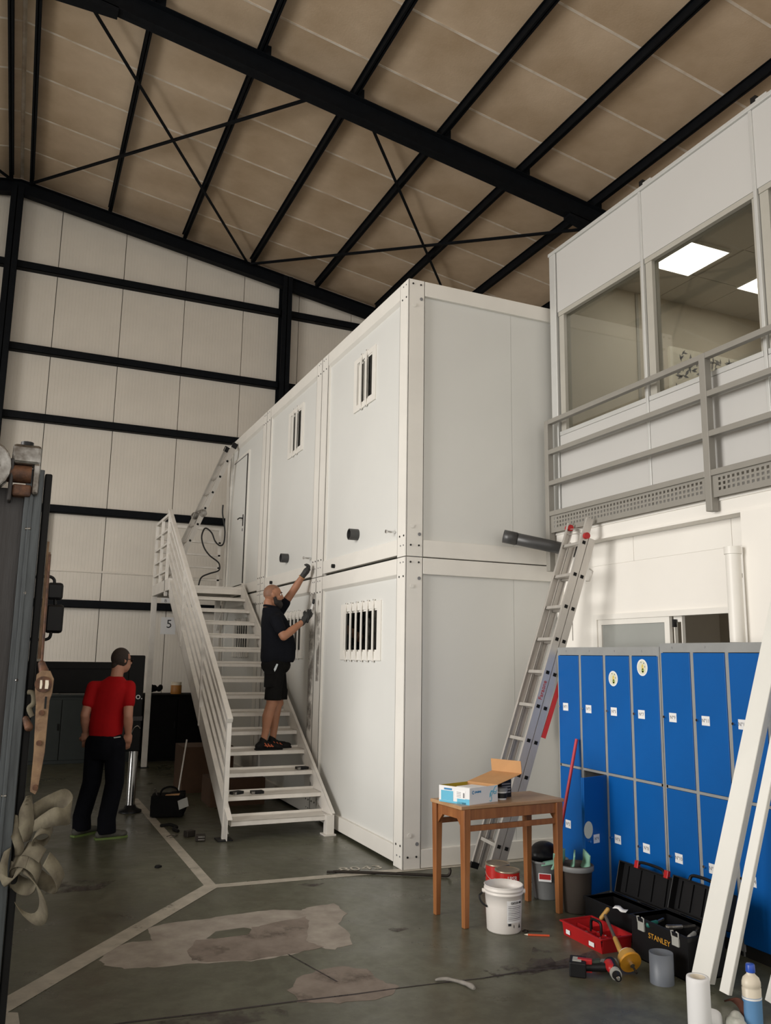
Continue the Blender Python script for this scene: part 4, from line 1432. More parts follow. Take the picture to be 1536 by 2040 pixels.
bk = thing('plastic_bucket', (-.015, -1.58, 0), 'open milky white plastic bucket in front of the table', 'bucket')
bc = Vector((-.015, -1.58, 0))
MB().lathe(bc, [(.001, .002), (.104, 0), (.110, .008), (.117, .16), (.122, .228), (.126, .230), (.126, .238), (.123, .240), (.1235, .250), (.128, .252), (.128, .260), (.1245, .262), (.125, .276), (.128, .280), (.122, .282), (.118, .23), (.107, .012), (.001, .010)], 40).build('body', 'bucket', bk)
lb0 = []
g = MB()
for a_ in range(-112, -56, 7):
    a0, a1 = math.radians(a_), math.radians(a_ + 7)
    q = []
    for a, z in ((a0, .07), (a1, .07), (a1, .205), (a0, .205)):
        r = .1125 + .01 * (z / .25)
        q.append(bc + Vector((math.cos(a) * r, math.sin(a) * r, z)))
    g._add(q, [(0, 1, 2, 3)], True)
lab = g.build('label', 'boxwhite', bk)


def on_bucket(a_, z, off=.0012):
    a = math.radians(a_)
    r = .1125 + .01 * (z / .25) + off
    return bc + Vector((math.cos(a) * r, math.sin(a) * r, z)), Vector((-math.sin(a), math.cos(a), 0)), Vector((math.cos(a), math.sin(a), 0))


for k, ch in enumerate('CONTESTO MTSL'):
    if ch == ' ':
        continue
    p, xd, nd = on_bucket(-98 + 3.3 * k, .190)
    text('heading', ch, 'ink', p, xd, (0, 0, 1), .014, lab, squeeze=.6)
for r_ in range(9):
    z = .172 - .0105 * r_
    p0, p1 = [on_bucket(a_, z)[0] for a_ in (-108, -60)]
    pts = [on_bucket(a_, z, .0009)[0] for a_ in range(-108, -58, 6)]
    MB().ribbon(pts, (0, 0, .0014 + .0008 * (r_ % 3 == 1)), .0003).build('text_line', 'inkg', lab)
p, xd, nd = on_bucket(-103, .062)
MB().obox(p, xd * .010, nd * .0006, ez * .007).build('pictogram', 'ink', lab)
p, xd, nd = on_bucket(-65, .05)
MB().prism([p - xd * .008 - ez * .012, p + xd * .008 - ez * .012, p + ez * .014], nd * .0006).build('pictogram', 'ink', lab)
p, xd, nd = on_bucket(-88, .05)
MB().obox(p, xd * .002, nd * .0006, ez * .008).build('pictogram', 'ink', lab)
ax_ = Vector((-.914, .406, 0))
hp = [bc + ax_ * .128 + Vector((0, 0, .238)), bc + ax_ * .150 + Vector((-.0, -.01, .222)), bc + ax_ * .168 + Vector((0, -.02, .21)), bc + ax_ * .160 + Vector((0, -.03, .175)), bc + ax_ * .130 + Vector((0, -.045, .15))]
MB().tube(smooth_path(hp), .006, 8).build('handle', 'black', bk)
for s_ in (-1, 1):
    MB().cyl(bc + ax_ * (.122 * s_) + ez * .238, bc + ax_ * (.14 * s_) + ez * .238, .014, n=12).build('handle_lug', 'bucket', bk)

pc = thing('pencil', (.12, -1.76, 0), 'orange carpenter pencil on the floor beside the bucket', 'pencil')
pp, pq = Vector((.065, -1.735, .006)), Vector((.185, -1.80, .006))
MB().bar(pp, pq, .012, .009).build('body', 'orangep', pc, .001)
dd = (pp - pq).normalized()
MB().cyl(pp, pp + dd * .022, .006, .001, n=8).build('tip', 'ivory', pc)
wk = thing('wire_key', (.13, -1.69, 0), 'small dark metal key lying next to the pencil', 'key')
MB().tube([(.075, -1.66, .005), (.10, -1.645, .005), (.115, -1.668, .005), (.09, -1.685, .005), (.075, -1.66, .005)], .004, 6).build('loop', 'iron', wk)
MB().tube([(.11, -1.672, .005), (.19, -1.712, .005)], .0035, 6).build('shaft', 'iron', wk)

cb = thing('crowbar', (-.15, -.1, 0), 'dark iron crowbar lying on the floor by the container corner', 'crowbar')
cpts = smooth_path([(-.56, .125, .012), (-.50, .10, .014), (-.3, .0, .013), (0, -.17, .013), (.2, -.285, .013), (.255, -.315, .016), (.275, -.315, .045), (.272, -.308, .07)])
MB().tube(cpts, .011, 8).build('bar', 'iron', cb)
MB().obox((-.575, .132, .012), Vector((-.03, .012, 0)), Vector((.008, .016, 0)), (0, 0, .006)).build('flat_claw', 'iron', cb)

# ================================================================== cleaning corner
mp = thing('mop', (.72, -1.2, .3), 'mop with a red pole leaning against the first blue locker', 'mop')
MB().cyl((.715, -1.07, .10), (1.025, -1.0, 1.115), .0125, n=12).build('pole', 'redpole', mp)
MB().cyl((.71, -1.071, .08), (.738, -1.065, .17), .022, .018, n=12).build('socket', 'redp', mp)
g = MB()
for k in range(14):
    a = 2 * math.pi * k / 14
    g.tube([(.712, -1.07, .11), (.712 + .03 * math.cos(a), -1.07 + .03 * math.sin(a), .09), (.712 + .05 * math.cos(a), -1.07 + .05 * math.sin(a), .03)], .008, 5)
g.build('mop_head', 'rag', mp)
wb_ = thing('waste_bin', (.68, -1.42, 0), 'brown plastic bin with mint sponges behind the table leg', 'bin')
MB().lathe((.68, -1.42, 0), [(.001, .003), (.088, 0), (.094, .01), (.112, .285), (.120, .288), (.122, .31), (.114, .314), (.108, .29), (.09, .02), (.001, .016)], 32).build('body', 'binbrown', wb_)
MB().lathe((.68, -1.42, 0), [(.1205, .275), (.124, .28), (.124, .306), (.1215, .31)], 32, caps=False).build('rim', 'mopgrey', wb_)
for i, (x, y, z, a, b, lb) in enumerate(((.61, -1.355, .325, .2, .25, 'mint green sponge cloth stuck upright in the bin, left'), (.68, -1.38, .325, .9, -.3, 'mint green sponge cloth stuck upright in the bin, middle'), (.735, -1.42, .315, 1.3, .5, 'mint green sponge cloth stuck upright in the bin, right'))):
    t = thing('sponge_cloth', (x, y, .27), lb, 'cloth', 'mint sponge cloths')
    ca, sa = math.cos(a), math.sin(a)
    pts = [(x - .045 * ca + .02 * s_ * sa, y - .045 * sa - .02 * s_ * ca, z - .04 + .11 * s_ * (1 + .2 * b)) for s_ in (0, .35, .7, 1)]
    MB().ribbon(smooth_path([Vector(p) + Vector((.012 * math.sin(i2 * 1.7), .012 * math.cos(i2), 0)) for i2, p in enumerate(pts)]), (.055 * ca, .055 * sa, .012), .006).build('sheet', 'mint', t)
mb_ = thing('mop_bucket', (.70, -1.06, 0), 'grey mop bucket with a red and white label behind the table', 'bucket')
MB().lathe((.70, -1.06, 0), [(.001, .003), (.115, 0), (.12, .01), (.15, .25), (.158, .255), (.158, .268), (.148, .268), (.14, .24), (.11, .02), (.001, .015)], 32, sy=.8).build('body', 'mopgrey', mb_)
MB().obox((.60, -1.155, .165), Vector((.035, -.03, 0)), Vector((.0006, .0008, 0)), (0, 0, .028)).build('label', 'paper', mb_)
MB().obox((.5995, -1.1565, .17), Vector((.031, -.0265, 0)), Vector((.0006, .0008, 0)), (0, 0, .018)).build('label_print', 'redp', mb_)
MB().obox((.66, -1.17, .27), Vector((.06, -.05, .02)), Vector((.02, .02, 0)), (0, 0, .012)).build('wringer', 'mint', mb_, .004)
hb = MB()
hb.ball((.72, -.97, .30), (.11, .085, .075)).ball((.66, -1.0, .285), (.07, .06, .05)).ball((.78, -.98, .28), (.06, .07, .06)).ball((.72, -1.02, .275), (.12, .06, .03))
hb = remeshed(hb, 'black_bag', 'black', None, .012, 4)
tag(hb, 'shiny black plastic bag bunched on top of the mop bucket', 'bag')

# ================================================================== tools by the lockers
tr = thing('parts_tray', (.42, -1.98, 0), 'red plastic tray of small parts with a black handle', 'tray')
TX0, TX1, TY0, TY1, TH = .285, .52, -2.19, -1.79, .085
g = MB().box(TX0 + .01, TX1 - .01, TY0 + .01, TY1 - .01, 0, .004)
for a, b in (((TX0 + .01, TY0 + .01), (TX1 - .01, TY0 + .01)), ((TX1 - .01, TY0 + .01), (TX1 - .01, TY1 - .01)), ((TX1 - .01, TY1 - .01), (TX0 + .01, TY1 - .01)), ((TX0 + .01, TY1 - .01), (TX0 + .01, TY0 + .01))):
    p, q = Vector((*a, 0)), Vector((*b, 0))
    nn = Vector((q.y - p.y, -(q.x - p.x), 0)).normalized() * .012
    g._add([p, q, q + nn + ez * TH, p + nn + ez * TH, p - nn * .2, q - nn * .2, q + nn * .75 + ez * TH, p + nn * .75 + ez * TH], [(0, 1, 2, 3), (7, 6, 5, 4), (3, 2, 6, 7), (0, 4, 5, 1), (1, 5, 6, 2), (0, 3, 7, 4)])
g.build('shell', 'redp', tr)
MB().ring([(TX0 - .008, TY0 - .008, TH - .006), (TX1 + .008, TY0 - .008, TH - .006), (TX1 + .008, TY1 + .008, TH - .006), (TX0 - .008, TY1 + .008, TH - .006)],
          [(TX0 + .004, TY0 + .004, TH - .006), (TX1 - .004, TY0 + .004, TH - .006), (TX1 - .004, TY1 - .004, TH - .006), (TX0 + .004, TY1 - .004, TH - .006)], (0, 0, .008)).build('rim', 'redp', tr)
for y in (-2.09, -1.99, -1.89):
    box('divider', 'redp', TX0 + .01, TX1 - .01, y - .002, y + .002, .004, .055, tr)
box('divider', 'redp', .40, .404, TY0 + .01, TY1 - .01, .004, .06, tr)
box('side_label', 'paper', TX0 - .003, TX0 - .0015, -1.88, -1.84, .02, .045, tr)
box('side_label', 'paper', TX0 - .003, TX0 - .0015, -2.12, -2.07, .02, .045, tr)
MB().tube(smooth_path([(.402, -2.04, .05), (.402, -2.035, .115), (.402, -1.99, .125), (.402, -1.945, .115), (.402, -1.94, .05)]), .009, 8).build('handle', 'black', tr)
for k in range(26):
    x, y = random.uniform(TX0 + .03, TX1 - .03), random.uniform(TY0 + .03, TY1 - .03)
    a, l = random.uniform(0, 3.1), random.uniform(.010, .028)
    d = Vector((math.cos(a), math.sin(a), random.uniform(-.2, .4))) * l
    o = MB().bar(Vector((x, y, .035)) - d, Vector((x, y, .035)) + d, random.uniform(.006, .016), random.uniform(.004, .012)).build('small_part', random.choice(['paper', 'paper', 'greasy', 'card', 'toolgrey', 'black']))
    tag(o, 'small loose plug or screw lying in the red tray', 'small part', 'small parts in the red tray')


def toolbox(name, x0, x1, y0, y1, h, label, lid_h, lean, letters):
    t = thing(name, ((x0 + x1) / 2, (y0 + y1) / 2, 0), label, 'toolbox')
    g = MB()
    th = .006
    g.box(x0, x0 + th, y0, y1, 0, h).box(x1 - th, x1, y0, y1, 0, h).box(x0, x1, y0, y0 + th, 0, h).box(x0, x1, y1 - th, y1, 0, h).box(x0, x1, y0, y1, 0, .01)
    g.build('body', 'black', t, .004)
    MB().ring([(x0 - .008, y0 - .008, h - .025), (x1 + .008, y0 - .008, h - .025), (x1 + .008, y1 + .008, h - .025), (x0 - .008, y1 + .008, h - .025)],
              [(x0 + .006, y0 + .006, h - .025), (x1 - .006, y0 + .006, h - .025), (x1 - .006, y1 - .006, h - .025), (x0 + .006, y1 - .006, h - .025)], (0, 0, .022)).build('rim', 'black', t)
    # lid hinged at the back, standing open
    up = Vector((lean, 0, 1)).normalized()
    nx = Vector((1, 0, -lean)).normalized()
    yc, w = (y0 + y1) / 2, (y1 - y0) / 2
    c_ = Vector((x1 + .01, yc, h)) + up * (lid_h / 2)
    g = MB()
    g.obox(c_ + nx * .045, up * (lid_h / 2), nx * .004, Vector((0, w, 0)))
    for s_ in (-1, 1):
        g.obox(c_ + nx * .02 + Vector((0, s_ * (w - .004), 0)), up * (lid_h / 2), nx * .025, Vector((0, .004, 0)))
        g.obox(c_ + nx * .02 + up * (s_ * (lid_h / 2 - .004)), up * .004, nx * .025, Vector((0, w, 0)))
    lid = g.build('lid', 'black', t, .003)
    for k in range(5):
        MB().obox(c_ + nx * .036 + Vector((0, -w + (k + .5) * w * 2 / 5, 0)), up * (lid_h * .4), nx * .006, Vector((0, .006, 0))).build('lid_rib', 'black', lid)
    MB().tube(smooth_path([c_ + up * (lid_h / 2) + Vector((0, -w * .4, 0)), c_ + up * (lid_h / 2 + .03) + Vector((0, -w * .3, 0)), c_ + up * (lid_h / 2 + .03) + Vector((0, w * .3, 0)), c_ + up * (lid_h / 2) + Vector((0, w * .4, 0))]), .010, 8).build('carry_handle', 'black', lid)
    return t, c_, up, nx, w


t, c_, up, nx, w = toolbox('toolbox', .45, .72, -2.725, -2.265, .235, 'black open toolbox with amber lettering beside the white profiles', .20, .30, True)
text('lettering', 'STANLEY', 'stanley', (.4492, -2.50, .155), (0, -1, 0), (0, 0, 1), .030, t, squeeze=1.05)
for y in (-2.36, -2.64):
    lt_ = box('latch', 'toolgrey', .437, .450, y - .027, y + .027, .165, .215, t, .003)
    MB().tube([(.440, y - .026, .21), (.437, y - .028, .24), (.437, y - .012, .243)], .004, 6).build('latch_hook', 'toolgrey', lt_)
    MB().tube([(.440, y + .026, .21), (.437, y + .028, .24), (.437, y + .012, .243)], .004, 6).build('latch_hook', 'toolgrey', lt_)
for i, (x, y, a, l, m2, lb) in enumerate(((.52, -2.40, .2, .07, 'teal', 'teal-handled tool lying across the open toolbox'), (.60, -2.52, -.4, .08, 'greasy', 'grey steel tool lying in the open toolbox'), (.58, -2.64, .5, .08, 'toolgrey', 'pale grey tool at the near end of the open toolbox'))):
    tt = thing('hand_tool', (x, y, .2), lb, 'tool', 'tools in the open toolbox')
    d = Vector((math.cos(a), math.sin(a), .05)) * l
    MB().cap(Vector((x, y, .215)) - d, Vector((x, y, .215)), .016, .013).build('grip', m2, tt)
    MB().bar(Vector((x, y, .215)), Vector((x, y, .22)) + d, .012, .01).build('shank', 'greasy', tt)
t, c_, up, nx, w = toolbox('tool_case', .60, .84, -2.24, -1.62, .16, 'black open tool case with red lid latches behind the red tray', .21, .25, False)
for y in (-1.80, -2.08):
    MB().obox(Vector((c_.x + .0, y, c_.z)) + up * .115, up * .024, nx * .012, Vector((0, .018, 0))).build('lid_latch', 'redp', t, .003)
ws = thing('plastic_wrap', (.58, -1.99, .163), 'crumpled white film lying on the black tool case', 'film')
MB().ribbon(smooth_path([(.60, -1.92, .166), (.605, -1.96, .174), (.60, -2.0, .166), (.605, -2.04, .172)]), (.014, .004, .006), .0012).build('sheet', 'paper', ws)

# cordless drill on its side
dl = thing('cordless_drill', (.0, -2.47, 0), 'black and red cordless drill lying on the floor', 'drill')
bp_ = Vector((-.045, -2.40, .045))
hd = Vector((.10, -2.52, .055))
MB().obox(bp_, Vector((.030, .036, .006)), Vector((.034, -.030, 0)), (0, 0, .038)).build('battery', 'black', dl, .006)
MB().obox(bp_ + Vector((.032, -.02, .010)), Vector((.010, .012, .0)), Vector((.030, -.026, 0)), (0, 0, .034)).build('battery_collar', 'redp', dl, .004)
MB().obox(bp_ + Vector((-.005, .0, .038)), Vector((.016, .018, .002)), Vector((.018, -.016, 0)), (0, 0, .003)).build('battery_label', 'toolgrey', dl)
g = MB().cap(bp_ + Vector((.03, -.025, .0)), hd + Vector((-.03, .03, 0)), .022, .024)
remeshed(g, 'grip', 'black', dl, .006, 3)
ck_ = Vector((-.42, -.90, -.10)).normalized()
MB().cap(hd + ck_ * -.06, hd + ck_ * .03, .034, .033).build('motor_housing', 'black', dl)
MB().cap(hd + ck_ * -.02 + Vector((-.012, .01, .008)), hd + ck_ * .03 + Vector((-.01, .01, .010)), .030, .026).build('red_shell', 'redp', dl)
MB().cyl(hd + ck_ * .04, hd + ck_ * .075, .030, n=16).build('torque_ring', 'toolgrey', dl)
MB().cyl(hd + ck_ * .075, hd + ck_ * .115, .024, .018, n=16).build('chuck', 'black', dl)
MB().cyl(hd + ck_ * .112, hd + ck_ * .122, .014, .008, n=12).build('chuck_jaws', 'chrome', dl)
MB().obox(Vector((.03, -2.44, .075)), (.03, -.02, .006), (.012, .016, 0), (0, 0, .008)).build('belt_clip', 'olive', dl, .003)

# hole saw with yellow guard, and hammer
hs = thing('hole_saw', (.225, -2.49, 0), 'amber yellow cutting disc with a steel spindle on the floor', 'hole saw')
hc = Vector((.235, -2.50, .068))
ha = Vector((-.20, -.86, -.40)).normalized()
MB().cyl(hc, hc + ha * .012, .064, .062, n=32).build('disc', 'gold', hs)
MB().cyl(hc - ha * .045, hc, .052, .060, n=32).build('cup', 'handle', hs)
MB().cyl(hc - ha * .060, hc - ha * .04, .040, .050, n=24).build('cup_top', 'ivory', hs)
MB().cyl(hc + ha * .012, hc + ha * .034, .014, n=12).build('nut', 'chrome', hs)
MB().cyl(hc + ha * .03, hc + ha * .085, .006, n=10).build('spindle', 'iron', hs)
hm = thing('hammer', (.33, -2.2, .0), 'hammer with a yellow grip propped on the red tray', 'hammer')
p0, p1 = Vector((.285, -2.36, .075)), Vector((.44, -2.03, .165))
MB().cap(p0, p0.lerp(p1, .32), .016, .014).build('grip', 'handle', hm)
MB().cyl(p0.lerp(p1, .3), p1, .010, n=10).build('shaft', 'binbrown', hm)
MB().cap(p1 + Vector((-.02, .01, -.02)), p1 + Vector((.02, -.005, .03)), .013).build('head', 'handle', hm)
ro = thing('small_roller', (.18, -2.40, 0), 'short grey roller sleeve lying beside the drill', 'roller')
MB().cyl((.135, -2.385, .028), (.215, -2.40, .028), .028, n=18).build('sleeve', 'mopgrey', ro)
MB().cyl((.095, -2.37, .028), (.135, -2.385, .028), .012, n=10).build('end', 'olive', ro)

gp_ = thing('pipe_offcut', (.32, -2.68, 0), 'short upright grey pipe offcut beside the toolbox', 'pipe')
MB().lathe((.318, -2.66, 0), [(.064, 0), (.064, .155), (.058, .155), (.058, .002), (.001, .002)], 36).build('ring', 'pvcl', gp_)

# ------------------------------------------------------------------ white profiles leaning on the lockers
def leaning_channel(foot, top, w, dpt, label, face=-1):
    foot, top = Vector(foot), Vector(top)
    d = (top - foot).normalized()
    s_ = Vector((.25, -1, 0))
    s_ = (s_ - d * s_.dot(d)).normalized()
    nn = d.cross(s_).normalized()
    if nn.x > 0:
        nn = -nn
    t_ = thing('steel_profile', foot, label, 'profile', 'white profiles leaning on the lockers')
    L_ = (top - foot).length
    c_ = (foot + top) / 2
    MB().obox(c_, d * (L_ / 2), s_ * (w / 2), nn * .002).build('web', 'profile', t_)
    for e in (-1, 1):
        MB().obox(c_ + s_ * (e * w / 2) - nn * (dpt / 2), d * (L_ / 2), s_ * .002, nn * (dpt / 2)).build('flange', 'profile', t_)
    return t_


leaning_channel((.455, -2.80, .045), (1.145, -2.985, 2.42), .105, .055, 'wide white metal channel leaning on the lockers')
leaning_channel((.455, -2.965, .035), (1.06, -3.13, 2.15), .05, .03, 'narrow white metal channel just right of the wide one')
leaning_channel((.56, -3.19, .04), (1.0, -3.60, 2.1), .10, .05, 'white metal channel at the right edge of the picture')

pr = thing('paper_roll', (.045, -3.215, 0), 'upright roll of white paper towel at the front', 'paper roll')
MB().lathe((.045, -3.215, 0), [(.052, 0), (.0535, .005), (.0535, .235), (.052, .247), (.050, .25), (.036, .25), (.035, .245), (.035, .01)], 40).build('roll', 'tissue', pr)
MB().lathe((.045, -3.215, 0), [(.0352, .249), (.0335, .249), (.0335, .01)], 32, caps=False).build('core', 'ivory', pr)
MB().ribbon(smooth_path([(.09, -3.24, .06), (.125, -3.25, .05), (.155, -3.245, .03), (.17, -3.24, .008)]), (.0, .01, .052), .0008).build('loose_sheet', 'tissue', pr)
bo = thing('bottle', (.295, -3.30, 0), 'ivory plastic bottle with blue cap and pale blue label', 'bottle')
bpt = Vector((.295, -3.30, 0))
MB().lathe(bpt, [(.001, .002), (.044, 0), (.047, .008), (.047, .195), (.043, .2), (.047, .205), (.046, .222), (.040, .240), (.026, .252), (.020, .258), (.020, .272)], 32, sx=1, sy=.85).build('body', 'ivory', bo)
MB().lathe(bpt, [(.0475, .02), (.0475, .16)], 32, sx=1, sy=.86).build('label', 'labblue', bo)
MB().lathe(bpt, [(.0215, .266), (.022, .268), (.0205, .298), (.018, .302), (.001, .302)], 24).build('cap', 'capblue', bo)
MB().lathe(bpt, [(.0478, .150), (.0478, .158)], 32, sx=1, sy=.87).build('label_band', 'paper', bo)
g = MB()
for k in range(22):
    a = random.uniform(0, 6.28)
    r = random.uniform(0, .045)
    g.ball((.215 + r * math.cos(a), -3.275 + r * math.sin(a), .03 + random.uniform(0, .045) * (1 - r / .06)), random.uniform(.018, .032), 10, 7)
rg = remeshed(g, 'rag', 'rag', None, .005, 2)
tag(rg, 'crumpled dirty white rag in front of the bottle', 'rag')
rb = thing('brown_cloth', (.25, -3.33, 0), 'brown-red cloth strip draped between rag and bottle', 'cloth')
MB().ribbon(smooth_path([(.20, -3.245, .135), (.225, -3.265, .14), (.25, -3.285, .11), (.262, -3.30, .05), (.27, -3.32, .006)]), (.012, -.014, .008), .004).build('strip', 'ragbrown', rb)

# ================================================================== people
def V(*a):
    return Vector(a)


def fingers(g, palm, fwd, side, up, L, curl, r=.0095, thumb=True, scale=1.0):
    """four fingers of unequal length and a thumb, each with two knuckle bends curling towards -up"""
    fwd, side, up = fwd.normalized(), side.normalized(), up.normalized()
    for k, (off, ln) in enumerate(((-.030, .92), (-.010, 1.0), (.010, .96), (.029, .78))):
        p = palm + fwd * (.045 * scale) + side * (off * scale)
        a = 0.0
        for seg, sl in enumerate((.42, .32, .26)):
            a += curl[seg]
            d = fwd * math.cos(a) - up * math.sin(a)
            q = p + d * (L * ln * sl)
            g.cap(p, q, r * (1 - .08 * seg) * scale, r * (.92 - .08 * seg) * scale)
            p = q
    if thumb:
        p = palm - side * (.034 * scale) - fwd * (.01 * scale)
        d = (fwd * .7 - side * .55 - up * .45).normalized()
        q = p + d * (.036 * scale)
        g.cap(p, q, r * 1.15 * scale, r * 1.05 * scale)
        d2_ = (fwd * .8 + side * .15 - up * .6).normalized()
        g.cap(q, q + d2_ * (.032 * scale), r * 1.05 * scale, r * .9 * scale)


def face(g, c, f, s, u, k=1.0):
    """nose, brow, eye sockets, lips and ears added on a head centred at c; f forward, s to the right, u up"""
    g.cap(c + f * .092 * k + u * .020 * k, c + f * .112 * k - u * .022 * k, .010 * k, .014 * k)
    for e in (-1, 1):
        g.ball(c + f * .108 * k - u * .026 * k + s * (.012 * e * k), .009 * k, 8, 6)
        g.cap(c + f * .086 * k + u * .034 * k + s * (.014 * e * k), c + f * .066 * k + u * .032 * k + s * (.048 * e * k), .011 * k, .010 * k)
        g.ball(c + f * .058 * k - u * .020 * k + s * (.042 * e * k), .024 * k, 10, 8)
        g.ball(c - f * .004 * k + u * .000 * k + s * (.078 * e * k), (.020 * k, .010 * k, .032 * k), 10, 8)
        g.ball(c - f * .012 * k + u * .010 * k + s * (.083 * e * k), (.016 * k, .008 * k, .020 * k), 10, 8)
    g.cap(c + f * .092 * k - u * .054 * k - s * .02 * k, c + f * .092 * k - u * .054 * k + s * .02 * k, .008 * k)
    g.cap(c + f * .090 * k - u * .066 * k - s * .018 * k, c + f * .090 * k - u * .066 * k + s * .018 * k, .008 * k)


# ------------------------------------------------------------------ man on the stairs
p1 = thing('person', (-.42, 2.50, .72), 'person in dark shirt and black shorts reaching up on the stairs', 'person')
F, U = V(.985, .17, 0).normalized(), V(0, 0, 1)
SR = F.cross(U)                      # his right, towards the viewer
hc = V(-.462, 2.49, 2.382)
BF = F
F = V(.992, -.12, 0).normalized()
SR = F.cross(U)
g = MB()
g.ball(hc + U * .022 - F * .006, (.100, .078, .098), 20, 14)
g.ball(hc + F * .035 - U * .045, (.066, .062, .080), 16, 12)
g.ball(hc + F * .055 - U * .085, (.040, .046, .034), 14, 10)
face(g, hc, F, SR, U)
g.cap(hc - F * .045 - U * .08, V(-.485, 2.49, 2.16), .058, .066)
g.cap(V(-.475, 2.38, 2.13), V(-.41, 2.60, 2.18), .035, .035)
# trunk and arms
g.loft([(-.395, 2.49, 1.58, .12, .13), (-.385, 2.49, 1.70, .150, .140), (-.382, 2.49, 1.85, .155, .140), (-.42, 2.49, 2.05, .125, .145), (-.45, 2.49, 2.14, .10, .13), (-.475, 2.49, 2.20, .06, .07)])
shn, eln, wrn = V(-.475, 2.315, 2.115), V(-.405, 2.215, 1.925), V(-.172, 2.275, 2.095)
shf, elf, wrf = V(-.36, 2.635, 2.195), V(-.205, 2.59, 2.44), V(-.108, 2.50, 2.635)
g.cap(shn, eln, .056, .045)
g.cap(eln, eln.lerp(wrn, .35), .044, .047)
g.cap(eln.lerp(wrn, .35), wrn, .047, .030)
g.cap(shf, elf, .056, .042)
g.cap(elf, elf.lerp(wrf, .35), .042, .044)
g.cap(elf.lerp(wrf, .35), wrf, .044, .029)
# legs
legs = ((V(-.43, 2.41, 1.62), V(-.455, 2.405, 1.215), V(-.525, 2.42, .815)), (V(-.375, 2.575, 1.62), V(-.34, 2.565, 1.215), V(-.385, 2.56, .815)))
for hp_, kn, an in legs:
    g.cap(hp_, kn, .095, .060)
    g.ball(kn + V(.018, 0, -.01), .050)
    cf = kn.lerp(an, .36) + V(-.014, 0, 0)
    g.cap(kn, cf, .056, .060)
    g.cap(cf, kn.lerp(an, .72), .060, .042)
    g.cap(kn.lerp(an, .72), an, .042, .036)
    g.cap(an, an + V(.0, 0, -.055), .036, .036)
    g.cap(an + V(-.02, 0, -.05), an + V(.08, -.0, -.062), .028, .024)
body = remeshed(g, 'body', 'tan', p1, .0075, 3)
# scalp stubble, beard, brows, eye
g = MB()
g.ball(hc + U * .024 - F * .010, (.1015, .0795, .0995), 24, 16)
sc_ = g.build('scalp', 'stubble', p1)
bm_c = bmesh.new()
bm_c.from_mesh(sc_.data)
for v in list(bm_c.verts):
    w_ = v.co + WORLD[sc_] - hc
    if w_.z < .050 + .55 * max(0, w_.dot(F)) - .35 * max(0, -w_.dot(F) - .02) and not (w_.dot(F) < -.02 and w_.z > -.02):
        bm_c.verts.remove(v)
bm_c.to_mesh(sc_.data)
bm_c.free()
g = MB()
for e in (-1, 1):
    g.cap(hc + F * .012 - U * .030 + SR * (.069 * e), hc + F * .030 - U * .082 + SR * (.056 * e), .019, .025)
    g.cap(hc + F * .030 - U * .082 + SR * (.054 * e), hc + F * .078 - U * .108 + SR * (.022 * e), .026, .030)
    g.cap(hc + F * .094 - U * .044 + SR * (.004 * e), hc + F * .082 - U * .056 + SR * (.034 * e), .010, .011)
    g.cap(hc + F * .080 - U * .060 + SR * (.034 * e), hc + F * .078 - U * .095 + SR * (.026 * e), .015, .022)
g.cap(hc + F * .086 - U * .084, hc + F * .078 - U * .125, .026, .026)
for e in (-1, 1):
    g.ball(hc + F * .052 - U * .072 + SR * (.036 * e), .032)
    g.ball(hc + F * .026 - U * .060 + SR * (.050 * e), .024)
g.ball(hc + F * .078 - U * .098, .038)
remeshed(g, 'beard', 'beard', p1, .005, 3)
for e in (-1, 1):
    MB().cap(hc + F * .098 + U * .036 + SR * (.014 * e), hc + F * .078 + U * .038 + SR * (.050 * e), .0045).build('eyebrow', 'beard', p1)
    ey_ = hc + F * .078 + U * .012 + SR * (.032 * e)
    MB().ball(ey_, .013, 12, 8).build('eye', 'paper', p1)
    MB().ball(ey_ + F * .008 + SR * (.003 * e), .0075, 10, 8).build('iris', 'ink', p1)
# shirt
g = MB()
g.loft([(-.385, 2.49, 1.650, .176, .160), (-.380, 2.49, 1.70, .190, .172), (-.378, 2.49, 1.84, .190, .170), (-.395, 2.49, 1.95, .176, .170), (-.420, 2.49, 2.05, .156, .176),
        (-.440, 2.49, 2.12, .134, .180), (-.455, 2.49, 2.175, .112, .160), (-.472, 2.49, 2.21, .100, .118), (-.482, 2.49, 2.25, .086, .090)])
g.cap(V(-.472, 2.335, 2.125), V(-.39, 2.64, 2.19), .058, .060)
g.cap(shn, shn.lerp(eln, .62), .070, .064)
g.cap(shf, shf.lerp(elf, .50), .072, .064)
sh_ = remeshed(g, 'shirt', 'navy', p1, .008, 8)
MB().tube([V(-.482 + .074 * math.cos(a), 2.49 + .078 * math.sin(a), 2.256 - .012 * math.cos(a)) for a in [2 * math.pi * k / 18 for k in range(19)]], .014, 8).build('collar', 'navy', sh_)
